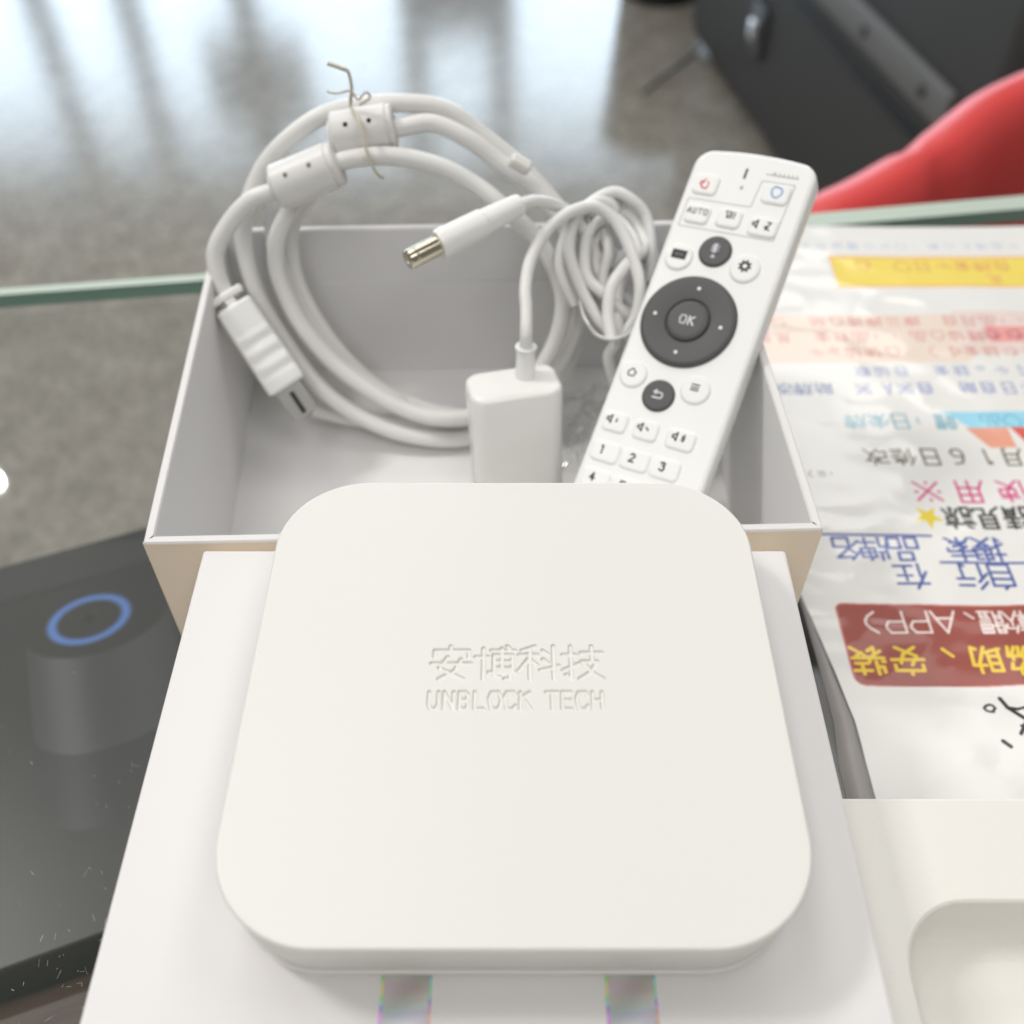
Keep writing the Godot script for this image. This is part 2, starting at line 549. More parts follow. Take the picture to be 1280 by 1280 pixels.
func floor_and_furniture() -> void:
	var fm := StandardMaterial3D.new()
	var g := Gradient.new()
	g.offsets = PackedFloat32Array([0.0, 0.32, 0.5, 0.68, 1.0])
	g.colors = PackedColorArray([Color(0.60, 0.577, 0.535), Color(0.63, 0.607, 0.565), Color(0.655, 0.632, 0.59), Color(0.675, 0.652, 0.61), Color(0.71, 0.688, 0.645)])
	fm.albedo_texture = noise_tex(0.012, g, 21, 1024)
	fm.uv1_triplanar = true
	fm.uv1_scale = Vector3.ONE * 0.75
	fm.detail_enabled = true
	fm.detail_blend_mode = BaseMaterial3D.BLEND_MODE_MUL
	fm.detail_albedo = noise_tex(0.06, ramp2(Color(0.86, 0.86, 0.86), Color(1, 1, 1), 0.3, 0.6), 22, 1024)
	fm.roughness = 0.16
	fm.roughness_texture = noise_tex(0.02, ramp2(Color(0.9, 0.9, 0.9), Color(1, 1, 1)), 23)
	fm.metallic_specular = 0.75
	var s := new_st()
	quad(s, V(-16000, 0, 12000), V(16000, 0, 12000), V(16000, 0, -16000), V(-16000, 0, -16000), Vector3.UP)
	var f := obj("floor", s, fm, self, V(0, -950, 0))
	f.set_meta("kind", "structure")
	# black case
	var t := thing("equipment_case", "big black equipment case with a grey rail standing on the floor", "case", V(713, -950, -1440))
	t.rotation.y = 0.0
	var d := Vector3(-0.177, 0, -0.984)
	var e := Vector3(0.984, 0, -0.177)
	t.transform.basis = Basis(e, Vector3.UP, -d)
	var black := grained(mat(Color(0.265, 0.265, 0.265), 0.55), 0.05, 8.0, 0.02, 31)
	s = new_st()
	prism(s, rrect(300, -680, 600, 1360, 26, 5), [Vector2(20, 900), Vector2(5, 893), Vector2(0, 875), Vector2(0, 60), Vector2(12, 34)])
	obj("body", s, black, t)
	s = new_st()
	var side := mat(Color(0.46, 0.46, 0.46), 0.45)
	bx(s, V(-6, 428, -420), V(16, 62, 640), 4)
	obj("rail", s, side, t)
	s = new_st()
	for k in 3:
		s = new_st()
		lathe(s, V(-14, 428, -180 - k * 230), V(-19, 428, -180 - k * 230), [Vector2(0, 11), Vector2(0.8, 10), Vector2(1, 0)], 14)
		obj("rivet", s, mat(Color(0.3, 0.3, 0.3), 0.4, 0.6), t)
	s = new_st()
	bx(s, V(-3, 350, -420), V(8, 14, 760), 2)
	obj("groove_trim", s, mat(Color(0.09, 0.09, 0.09), 0.5), t)
	s = new_st()
	bx(s, V(-6, 230, -890), V(16, 110, 70), 5)
	obj("latch_plate", s, mat(Color(0.3, 0.3, 0.32), 0.4), t)
	s = new_st()
	bx(s, V(-18, 232, -890), V(16, 46, 34), 6)
	obj("latch", s, mat(Color(0.85, 0.85, 0.86), 0.25, 0.9), t)
	for k in 4:
		s = new_st()
		bx(s, V(80 + 440 * (k % 2), 17, -90 - 1180 * int(k / 2)), V(70, 34, 70), 8)
		obj("foot", s, mat(Color(0.07, 0.07, 0.07), 0.7), t)
	s = new_st()
	tube(s, smooth_path([V(330, 6, -2480), V(380, 6, -2560), V(440, 6, -2640), V(500, 10, -2720), V(560, 14, -2790)], 20.0), 3.6, 8)
	tag(obj("black_cord", s, mat(Color(0.06, 0.06, 0.06), 0.5), self, V(0, -950, 0)), "thin black cord on the floor leading to the black case", "cord")
	t = thing("floor_bin", "dark object on the far floor at the top edge left of the case", "bin", V(440, -950, -3130))
	s = new_st()
	prism(s, circle(0, 0, 150, 150, 24), [Vector2(10, 420), Vector2(0, 410), Vector2(30, 0)])
	obj("body", s, mat(Color(0.05, 0.05, 0.055), 0.4), t)
	s = new_st()
	prism(s, circle(0, 0, 158, 158, 24), [Vector2(6, 440), Vector2(0, 432), Vector2(0, 412)])
	obj("rim", s, mat(Color(0.08, 0.08, 0.08), 0.4), t)
	red_chair()

func red_chair() -> void:
	var red := mat(Color(0.88, 0.285, 0.28), 0.42)
	red = grained(red, 0.05, 6.0, 0.02, 41)
	var t := thing("red_chair", "red leather chair with a curved padded backrest behind the counter", "chair", V(330, -950, -760))
	var rim := smooth_path([V(560, -46, -700), V(450, -46, -715), V(329, -49, -650), V(262, -51, -585), V(208, -51, -535), V(165, -52, -505), V(120, -66, -488), V(96, -130, -482)], 12.0)
	var s := new_st()
	# padded shell: rounded roll along the rim, walls that taper down to the seat
	var n := rim.size()
	var ctr := V(420, 0, -560)
	var prof := [Vector2(16, -330), Vector2(20, -150), Vector2(26, -60), Vector2(23, -26), Vector2(12, -8), Vector2(0, -3), Vector2(-12, -8), Vector2(-22, -26), Vector2(-24, -60), Vector2(-16, -150), Vector2(-4, -330)]
	var grid := []
	for i in n:
		var tg: Vector3 = (rim[min(i + 1, n - 1)] - rim[max(i - 1, 0)]).normalized()
		var o := tg.cross(Vector3.UP).normalized()
		var ringp := []
		var seam := 1.0
		for sm in [0.32, 0.58, 0.8]:
			seam -= 0.28 * exp(-pow((float(i) / n - sm) * 60.0, 2.0))
		for q in prof:
			ringp.append(rim[i] + o * q.x * seam + V(0, q.y * (1.0 if q.y < -10 else 1.0), 0) - V(0, 6.0 * (1.0 - seam), 0))
		grid.append(ringp)
	for i in n - 1:
		for k in prof.size() - 1:
			var a: Vector3 = grid[i][k]
			var b: Vector3 = grid[i + 1][k]
			var c: Vector3 = grid[i + 1][k + 1]
			var d: Vector3 = grid[i][k + 1]
			s.set_smooth_group(1)
			for v in [a, b, c, a, c, d]:
				s.add_vertex((v - V(330, -950, -760)) * MM)
	s.generate_normals()
	obj("backrest", s, red, t)
	s = new_st()
	bx(s, V(60, 560, 30), V(430, 90, 330), 26)
	obj("seat", s, red, t)
	s = new_st()
	lathe(s, V(60, 0, 30), V(60, 515, 30), [Vector2(0, 220), Vector2(0.02, 215), Vector2(0.06, 40), Vector2(1, 32)], 28)
	obj("pedestal", s, mat(Color(0.7, 0.7, 0.7), 0.2, 1.0), t)

func counter() -> void:
	var t := thing("glass_counter", "scratched glass counter top with a green polished edge", "counter")
	var edge := [Vector2(-900, 271), Vector2(-214, 354.5), Vector2(-134, 364.5), Vector2(100, 405), Vector2(139, 412), Vector2(238, 427), Vector2(900, 520)]
	var pane := mat(Color(0.40, 0.43, 0.385, 0.065), 0.02)
	pane.transparency = BaseMaterial3D.TRANSPARENCY_ALPHA
	var s := new_st()
	var pale := new_st()
	var green := new_st()
	for i in edge.size() - 1:
		var a: Vector2 = edge[i]
		var b: Vector2 = edge[i + 1]
		var f := 7.0 if a.x < 90.0 else 13.0
		quad(s, V(a.x, 0, -a.y + f), V(b.x, 0, -b.y + f), V(b.x, 0, 500), V(a.x, 0, 500), Vector3.UP)
		quad(s, V(a.x, -10, -a.y + f), V(b.x, -10, -b.y + f), V(b.x, -10, 500), V(a.x, -10, 500), Vector3.DOWN)
		# polished edge: pale bevelled top with its reflection in the colour, green inner body
		quad(pale, V(a.x, 0, -a.y + f), V(b.x, 0, -b.y + f), V(b.x, -0.4, -b.y + 1.5), V(a.x, -0.4, -a.y + 1.5), Vector3.UP)
		quad(pale, V(a.x, -0.4, -a.y + 1.5), V(b.x, -0.4, -b.y + 1.5), V(b.x, -2, -b.y), V(a.x, -2, -a.y), V(0, 1, -1))
		quad(green, V(a.x, -0.3, -a.y + f + 0.4), V(b.x, -0.3, -b.y + f + 0.4), V(b.x, -6.0, -b.y + f + 0.4), V(a.x, -6.0, -a.y + f + 0.4), V(0, 0, 1))
		quad(green, V(a.x, -6.0, -a.y + f + 0.4), V(b.x, -6.0, -b.y + f + 0.4), V(b.x, -9.8, -b.y), V(a.x, -9.8, -a.y), V(0, -1, 0))
		quad(green, V(a.x, -2, -a.y), V(b.x, -2, -b.y), V(b.x, -9.8, -b.y), V(a.x, -9.8, -a.y), V(0, 0, -1))
	obj("pane", s, pane, t)
	var pm := mat(Color(0.74, 0.79, 0.74), 0.25)
	obj("polished_edge", pale, pm, t)
	var gm := mat(Color(0.50, 0.65, 0.58), 0.15)
	obj("green_edge", green, gm, t)
	# scratches: thin pale nicks in the surface, dense at the front left
	s = new_st()
	for k in 230:
		var near := k < 160
		var p := V(rng.randf_range(-118, -70), 0.03, -rng.randf_range(48, 135)) if near else V(rng.randf_range(-230, -80), 0.03, -rng.randf_range(60, 330))
		if near:
			p.x = -84 - absf(rng.randfn(0, 16))
		var dir := rng.randf_range(-0.5, 0.9) + (PI / 2 if rng.randf() < 0.75 else 0.0)
		var ln := rng.randf_range(0.3, 2.2) if k % 30 else rng.randf_range(6, 14)
		if k % 5 == 0:
			ln = 0.4
		var bend := rng.randf_range(-0.08, 0.08)
		var w := rng.randf_range(0.05, 0.11) if k % 9 else 0.16
		for i in 4:
			var q := p + V(cos(dir), 0, -sin(dir)) * ln / 4
			var e := V(sin(dir), 0, cos(dir)) * w / 2
			quad(s, p - e, p + e, q + e, q - e, Vector3.UP)
			p = q
			dir += bend
	var sc := obj("scratches", s, mat(Color(0.55, 0.55, 0.53), 0.5), t)
	sc.set_meta("kind", "stuff")

func under_glass() -> void:
	# dark shelf inside the counter and the printed dark product box lying on it
	var t := thing("display_shelf", "dark shelf board inside the counter beneath the glass", "shelf", V(0, -140, 0))
	var s := new_st()
	var e1 := Vector2(0.93, 0.366)
	var e2 := Vector2(-0.366, 0.93)
	var cor := []
	for q in [Vector2(-700, 312), Vector2(500, 312), Vector2(500, -500), Vector2(-700, -500)]:
		var p: Vector2 = e1 * q.x + e2 * q.y
		cor.append(V(p.x, 0, -p.y))
	quad(s, cor[0], cor[1], cor[2], cor[3], Vector3.UP)
	for i in 4:
		var a: Vector3 = cor[i]
		var b: Vector3 = cor[(i + 1) % 4]
		quad(s, a, b, b - V(0, 16, 0), a - V(0, 16, 0), (a + b) / 2 - (cor[0] + cor[2]) / 2)
	quad(s, cor[0] - V(0, 16, 0), cor[1] - V(0, 16, 0), cor[2] - V(0, 16, 0), cor[3] - V(0, 16, 0), Vector3.DOWN)
	obj("board", s, grained(mat(Color(0.21, 0.20, 0.19), 0.6), 0.02, 5.0, 0.01, 51), t)
	# product box
	var c: Vector2 = e1 * -95.0 + e2 * 240.0
	var bt := thing("product_box", "dark product box under the glass printed with a round speaker and blue ring", "box", V(c.x, -138.5, -c.y))
	bt.rotation.y = atan2(0.366, 0.93)
	s = new_st()
	bx(s, V(0, 31, 0), V(210, 62, 170), 1.2)
	obj("carton", s, mat(Color(0.13, 0.13, 0.132), 0.5), bt)
	var W := 840
	var H := 680
	var im := Image.create(W, H, false, Image.FORMAT_RGB8)
	for y in H:
		for x in W:
			var p := Vector2(x, y) / 4.0 - Vector2(105, 85)   # mm, y towards the viewer
			var base := 0.165
			if p.y < -66.0:
				base = 0.21
			elif p.y < -63.5:
				base = 0.14
			var col := Color(base, base, base * 0.99)
			# printed cylinder: side, top disc, blue ring
			var q := p - Vector2(28.5, -43.5)
			if absf(q.x) < 28.0 and q.y > 0.0 and q.y < 78.0 + 15.0 * sqrt(maxf(0.0, 1.0 - pow(q.x / 28.0, 2))):
				var sh := 0.225 + 0.14 * exp(-pow((q.x + 15.0) / 8.0, 2)) + 0.05 * exp(-pow((q.x - 14.0) / 12.0, 2))
				if q.y > 47.0 + 15.0 * sqrt(maxf(0.0, 1.0 - pow(q.x / 28.0, 2))):
					sh *= 0.68
				col = Color(sh, sh, sh * 1.01)
			var r := Vector2(q.x / 28.0, q.y / 17.8).length()
			if r < 1.0:
				col = Color(0.165, 0.16, 0.158)
			var r2 := Vector2((q.x + 3) / 16.5, (q.y + 0.5) / 12.0).length()
			var k := clampf((0.17 - absf(r2 - 0.88)) * 9.0, 0.0, 1.0)
			col = col.lerp(Color(0.36, 0.52, 0.80), k)
			if Vector2(q.x + 3, q.y + 0.5).length() < 2.0:
				col = Color(0.07, 0.07, 0.07)
			# column of small printed feature marks
			for i in 5:
				var m := Vector2(p.x - (-14.0 - i * 1.0), p.y - (-22.0 + i * 11.0)).length()
				if i < 3 and absf(p.x + 14.0 + i) < 4.0 - i * 0.3 and absf(p.y + 30.0 - i * 13.0) < 3.2 - (i % 2) * 1.2:
					col = Color(0.29, 0.285, 0.28)
				elif i >= 3 and absf(m - 3.6) < 0.7:
					col = Color(0.31, 0.305, 0.30)
			im.set_pixel(x, y, col)
	var pm := mat(Color.WHITE, 0.35)
	pm.albedo_texture = ImageTexture.create_from_image(im)
	s = new_st()
	var a := V(-104, 62.3, -84)
	var b := V(104, 62.3, 84)
	tri(s, a, V(b.x, a.y, a.z), b, Vector3.UP, Vector3.UP, Vector3.UP, Vector2(0, 0), Vector2(1, 0), Vector2(1, 1))
	tri(s, a, b, V(a.x, a.y, b.z), Vector3.UP, Vector3.UP, Vector3.UP, Vector2(0, 0), Vector2(1, 1), Vector2(0, 1))
	obj("printed_panel", s, pm, bt)
	# brown wooden rail in front of it
	s = new_st()
	c = e1 * -100.0 + e2 * 128.0
	bx(s, V(0, 26, 0), V(420, 52, 50), 9)
	var w := mat(Color(0.36, 0.28, 0.23), 0.45)
	w.albedo_texture = noise_tex(0.02, ramp2(Color(0.7, 0.7, 0.7), Color(1, 1, 1)), 61)
	w.uv1_triplanar = true
	w.uv1_scale = V(1.5, 30, 30)
	var rail := obj("wooden_rail", s, w, self, V(c.x, -138.5, -c.y))
	rail.rotation.y = atan2(0.34, 0.94)
	tag(rail, "brown wooden rail under the glass at the bottom left corner", "rail")

func sheet_height(x: float, f: float, nz: FastNoiseLite) -> float:
	var r := 1.0 - absf(nz.get_noise_2d(x * 1.0, f * 1.6)) * 2.0
	var h := 0.5 + 0.30 * maxf(0.0, r) + 0.8 * nz.get_noise_2d(x * 0.35 + 300.0, f * 0.35)
	return maxf(0.25, h)

func sheet_edge(f: float) -> float:
	var e := [Vector2(100, 98), Vector2(124, 97.3), Vector2(147, 97), Vector2(166, 94.3), Vector2(191, 90.3), Vector2(205, 84), Vector2(400, 84)]
	for i in e.size() - 1:
		if f <= e[i + 1].x:
			return lerpf(e[i].y, e[i + 1].y, clampf((f - e[i].x) / (e[i + 1].x - e[i].x), 0, 1))
	return 84.0

func price_sheet() -> void:
	var k := 6.5
	var W := int(210 * k)
	var H := int(305 * k)
	var im := Image.create(W, H, false, Image.FORMAT_RGB8)
	im.fill(Color(0.905, 0.895, 0.88))
	var rc = func(x0: float, f0: float, x1: float, f1: float, c: Color):
		var a := sheet_px(Vector2(x0, f1), k)
		var b := sheet_px(Vector2(x1, f0), k)
		im.fill_rect(Rect2i(Vector2i(a), Vector2i(b - a)), c)
	var slab = func(x0: float, f0: float, x1: float, f1: float, skew: float, c: Color):
		var a := sheet_px(Vector2(x0, f1), k)
		var b := sheet_px(Vector2(x1, f0), k)
		for y in range(int(a.y), int(b.y)):
			var sh := skew * k * (y - a.y) / (b.y - a.y)
			for x in range(int(a.x + sh), mini(W, int(b.x))):
				im.set_pixel(x, y, c)
	# small rows too far away to read: marks of a pen in the row's colour
	var marks = func(x0: float, x1: float, f: float, size: float, pitch: float, w: float, ink: Color):
		var c := ink.lerp(Color(0.88, 0.86, 0.84), 0.3)
		var x := x0
		while x < x1:
			if rng.randf() < 0.88:
				var pick: Array = G.keys().filter(func(n): return n.length() > 2)
				for line in strokes(G[pick[rng.randi() % pick.size()]]):
					for j in line.size() - 1:
						ink_line(im, sheet_px(Vector2(x - line[j].x * size, f + line[j].y * size), k), sheet_px(Vector2(x - line[j + 1].x * size, f + line[j + 1].y * size), k), w * 0.62 * k, c)
			x += pitch
	# top: faint blue row, yellow band with red writing
	marks.call(128.0, 280.0, 383.0, 4.5, 7.0, 0.7, Color(0.66, 0.74, 0.84))
	rc.call(136.5, 352.5, 290.0, 375.0, Color(0.94, 0.70, 0.42))
	slab.call(137.5, 353.8, 290.0, 373.8, -1.0, Color(0.94, 0.84, 0.36))
	marks.call(150.0, 280.0, 368.0, 7.0, 8.5, 0.9, Color(0.87, 0.45, 0.18))
	marks.call(196.0, 280.0, 359.0, 6.0, 8.0, 0.8, Color(0.9, 0.5, 0.2))
	# peach block with red rows
	rc.call(95.0, 304.0, 178.0, 334.0, Color(0.915, 0.845, 0.79))
	rc.call(178.0, 309.0, 290.0, 336.0, Color(0.90, 0.83, 0.80))
	for j in 3:
		marks.call(100.0 + (18.0 if j == 2 else 0.0), 290.0, 329.5 - j * 9.6, 6.0, 7.6, 0.8, Color(0.80, 0.42, 0.38) if j != 2 else Color(0.80, 0.45, 0.40))
	rc.call(188.0, 316.0, 290.0, 326.0, Color(0.93, 0.62, 0.60))
	marks.call(190.0, 285.0, 321.0, 7.0, 9.0, 0.9, Color(0.5, 0.2, 0.28))
	marks.call(134.0, 280.0, 299.0, 5.5, 7.5, 0.8, Color(0.45, 0.52, 0.76))
	marks.call(102.0, 124.0, 289.0, 6.5, 7.5, 1.1, Color(0.2, 0.3, 0.56))
	marks.call(132.0, 280.0, 289.0, 6.0, 7.8, 0.9, Color(0.28, 0.36, 0.72))
	# cyan row and red block
	marks.call(125.0, 158.0, 271.0, 7.5, 8.2, 1.0, Color(0.24, 0.58, 0.70))
	slab.call(158.0, 267.5, 290.0, 276.0, 8.0, Color(0.60, 0.84, 0.92))
	marks.call(166.0, 280.0, 271.0, 6.5, 8.0, 0.9, Color(0.25, 0.62, 0.78))
	slab.call(164.0, 257.0, 179.0, 267.5, 6.0, Color(0.90, 0.62, 0.52))
	slab.call(180.0, 257.0, 290.0, 267.5, 4.0, Color(0.87, 0.36, 0.30))
	# readable rows, upside down for the camera
	row(im, k, ["month", "1", "6", "day", "mend", "alter"], Vector2(176.0, 252.5), 9.6, 7.8, 0.75, Color(0.33, 0.29, 0.20))
	marks.call(103.0, 112.0, 244.0, 3.0, 4.0, 0.6, Color(0.25, 0.2, 0.12))
	row(im, k, ["use", "employ", "note"], Vector2(171.0, 236.0), 14.8, 9.6, 0.9, Color(0.82, 0.25, 0.50))
	row(im, k, ["please", "see", "forgive"], Vector2(168.4, 224.0), 9.9, 9.2, 1.0, Color(0.12, 0.12, 0.12))
	var star := PackedVector2Array()
	for i in 10:
		var r := 5.4 if i % 2 == 0 else 2.2
		star.append(Vector2(138.5, 224.3) + Vector2(sin(TAU * i / 10.0), -cos(TAU * i / 10.0)) * r)
	for y in range(int(sheet_px(Vector2(0, 230), k).y), int(sheet_px(Vector2(0, 218), k).y)):
		for x in range(int((132.0 - 80.0) * k), int((145.0 - 80.0) * k)):
			if Geometry2D.is_point_in_polygon(Vector2(x / k + 80.0, 400.0 - y / k), star):
				im.set_pixel(x, y, Color(0.90, 0.80, 0.24))
	row(im, k, ["seek", "rope", "", "goods", "plate", "name"], Vector2(154.3, 210.3), 9.2, 9.4, 0.95, Color(0.26, 0.33, 0.62))
	ink_line(im, sheet_px(Vector2(100, 216.6), k), sheet_px(Vector2(137, 216.0), k), 0.9 * k, Color(0.26, 0.33, 0.62))
	row(im, k, ["self", "go", "", "at"], Vector2(155.0, 199.0), 9.6, 9.8, 0.95, Color(0.26, 0.33, 0.60))
	ink_line(im, sheet_px(Vector2(137, 204.6), k), sheet_px(Vector2(185, 204.6), k), 0.9 * k, Color(0.26, 0.33, 0.60))
	# brown band
	for y in range(int(sheet_px(Vector2(0, 188.5), k).y), int(sheet_px(Vector2(0, 158.6), k).y)):
		var f := 400.0 - y / k
		for x in range(int((98.5 - 80.0) * k), W):
			var xx := x / k + 80.0
			var inx := xx - 99.5
			var lo := 158.8 + (3.5 - sqrt(maxf(0.0, 12.25 - pow(3.5 - inx, 2))) if inx < 3.5 else 0.0) + 0.5 * sin(xx * 0.09)
			var hi := 188.2 - (2.5 - sqrt(maxf(0.0, 6.25 - pow(2.5 - inx, 2))) if inx < 2.5 else 0.0) + 0.5 * sin(xx * 0.07 + 1.0)
			if inx >= 0.0 and f > lo and f < hi:
				var edge := minf(minf(f - lo, hi - f), inx)
				im.set_pixel(x, y, Color(0.60, 0.285, 0.24) if edge > 0.5 else Color(0.80, 0.48, 0.44))
	row(im, k, ["soft", "body", "comma", "A", "P", "P", "close"], Vector2(154.0, 181.4), 7.5, 7.8, 0.75, Color(0.93, 0.88, 0.86))
	row(im, k, ["help", "aid", "comma", "an", "install"], Vector2(151.8, 167.6), 11.6, 9.4, 1.15, Color(0.93, 0.80, 0.24))
	row(im, k, ["circle"], Vector2(136.0, 149.8), 10.0, 6.0, 0.7, Color(0.1, 0.1, 0.1))
	for st in [[Vector2(140.2, 154.8), Vector2(141.4, 151.8), Vector2(144.0, 151.3), Vector2(150.5, 153.0)], [Vector2(141.4, 151.8), Vector2(146.5, 147.0), Vector2(149.5, 141.0)], [Vector2(149.0, 151.5), Vector2(144.4, 146.0), Vector2(142.4, 143.4)], [Vector2(143.6, 145.8), Vector2(147.0, 144.2), Vector2(152.0, 144.8)]]:
		for i in st.size() - 1:
			ink_line(im, sheet_px(st[i], k), sheet_px(st[i + 1], k), (1.25 - 0.25 * i) * k, Color(0.1, 0.1, 0.1))
	row(im, k, ["comma"], Vector2(137.0, 138.6), 12.0, 6.0, 1.2, Color(0.1, 0.1, 0.1))
	var nz := FastNoiseLite.new()
	nz.seed = 71
	nz.frequency = 0.02
	nz.fractal_octaves = 2
	var t := thing("price_sheet", "wrinkled plastic-covered notice sheet with handwritten coloured text upside down", "notice")
	var s := new_st()
	var nx := 110
	var nf := 170
	var grid := []
	var nrm := []
	for j in nf + 1:
		var f := lerpf(100.0, 398.0, float(j) / nf)
		var r := []
		var q := []
		for i in nx + 1:
			var x0 := sheet_edge(f)
			var x := lerpf(x0, 286.0, float(i) / nx)
			var h := sheet_height(x, f, nz)
			r.append(V(x, h, -f))
			var e := 0.6
			q.append(V(-(sheet_height(x + e, f, nz) - h) / e, 1.0, (sheet_height(x, f + e, nz) - h) / e).normalized())
		grid.append(r)
		nrm.append(q)
	for j in nf:
		for i in nx:
			var P := [grid[j][i], grid[j][i + 1], grid[j + 1][i + 1], grid[j + 1][i]]
			var N := [nrm[j][i], nrm[j][i + 1], nrm[j + 1][i + 1], nrm[j + 1][i]]
			var U := []
			for p in P:
				U.append(Vector2((p.x - 80.0) * k / W, (400.0 + p.z) * k / H))
			tri(s, P[0], P[1], P[2], N[0], N[1], N[2], U[0], U[1], U[2])
			tri(s, P[0], P[2], P[3], N[0], N[2], N[3], U[0], U[2], U[3])
	var pm := mat(Color.WHITE, 0.5)
	pm.albedo_texture = ImageTexture.create_from_image(im)
	pm.clearcoat_enabled = true
	pm.clearcoat = 0.6
	pm.clearcoat_roughness = 0.09
	obj("printed_sheet", s, pm, t)
	# clear margin of the plastic sleeve along the left side
	s = new_st()
	for j in 40:
		var f0 := lerpf(100.0, 196.0, j / 40.0)
		var f1 := lerpf(100.0, 196.0, (j + 1) / 40.0)
		var w0 := clampf((196.0 - f0) * 0.12, 0.2, 7.5)
		var w1 := clampf((196.0 - f1) * 0.12, 0.2, 7.5)
		var c0 := sheet_edge(f0)
		var c1 := sheet_edge(f1)
		for q in 6:
			var a0 := q / 6.0
			var a1 := (q + 1) / 6.0
			var n0 := V(-cos(a0 * PI), 0.8, 0).normalized()
			var n1 := V(-cos(a1 * PI), 0.8, 0).normalized()
			var A := V(c0 - w0 * (1 - a0) - 0.2, 0.3 + 1.6 * sin(a0 * PI), -f0)
			var B := V(c0 - w0 * (1 - a1) - 0.2, 0.3 + 1.6 * sin(a1 * PI), -f0)
			var C := V(c1 - w1 * (1 - a1) - 0.2, 0.3 + 1.6 * sin(a1 * PI), -f1)
			var D := V(c1 - w1 * (1 - a0) - 0.2, 0.3 + 1.6 * sin(a0 * PI), -f1)
			tri(s, A, B, C, n0, n1, n1)
			tri(s, A, C, D, n0, n1, n0)
	var cm := mat(Color(0.78, 0.76, 0.75, 0.62), 0.3)
	cm.transparency = BaseMaterial3D.TRANSPARENCY_ALPHA
	obj("sleeve_margin", s, cm, t)

func box_lid() -> void:
	var t := thing("closed_box", "white cardboard box lying closed under the streaming box", "box", V(-4.3, 0, -73))
	var s := new_st()
	prism(s, rrect(0, 0, 142.6, 171.6, 0.9, 4), [Vector2(0.8, 62.5), Vector2(0.25, 62.3), Vector2(0, 61.7), Vector2(0, 4), Vector2(0.3, 3.2)])
	obj("lid", s, m_paper, t)
	s = new_st()
	prism(s, rrect(0, 0, 139, 168, 0.8, 3), [Vector2(0, 3.6), Vector2(0, 0.1)])
	obj("base", s, m_paper, t)
	var W := 128
	var H := 256
	var im := Image.create(W, H, false, Image.FORMAT_RGB8)
	for y in H:
		for x in W:
			var u := float(x) / W
			var v := float(y) / H
			var h := fposmod(0.5 + v * 1.7 + 0.25 * sin(v * 31.0) + u * 0.25, 1.0)
			var c := Color.from_hsv(h, 0.06 + 0.03 * sin(v * 60.0), 0.76 + 0.05 * sin(v * 23.0 + u * 5.0) + 0.05 * float(y % 3 == 0))
			if u < 0.06 or u > 0.95:
				c = Color.from_hsv(fposmod(h + 0.3, 1.0), 0.35, 0.9)
			c = c.lerp(Color(0.9, 0.9, 0.9), rng.randf() * 0.2)
			im.set_pixel(x, y, c)
	var hm := mat(Color.WHITE, 0.35, 0.3)
	hm.albedo_texture = ImageTexture.create_from_image(im)
	for k in 2:
		s = new_st()
		var x0 := -23.4 if k == 0 else 16.6
		var a := V(x0 + 4.3, 62.58, -72.0 + 73.0)
		var b := V(x0 + 4.3 + 9.1, 62.58, -30.0 + 73.0)
		tri(s, a, V(b.x, a.y, a.z), b, Vector3.UP, Vector3.UP, Vector3.UP, Vector2(0, 0), Vector2(1, 0), Vector2(1, 1))
		tri(s, a, b, V(a.x, a.y, b.z), Vector3.UP, Vector3.UP, Vector3.UP, Vector2(0, 0), Vector2(1, 1), Vector2(0, 1))
		for e in [[a, V(b.x, a.y, a.z)], [V(b.x, a.y, a.z), b], [b, V(a.x, a.y, b.z)], [V(a.x, a.y, b.z), a]]:
			quad(s, e[0], e[1], e[1] - V(0, 0.06, 0), e[0] - V(0, 0.06, 0), (e[0] + e[1]) / 2 - (a + b) / 2)
		obj("holographic_seal", s, hm, t)

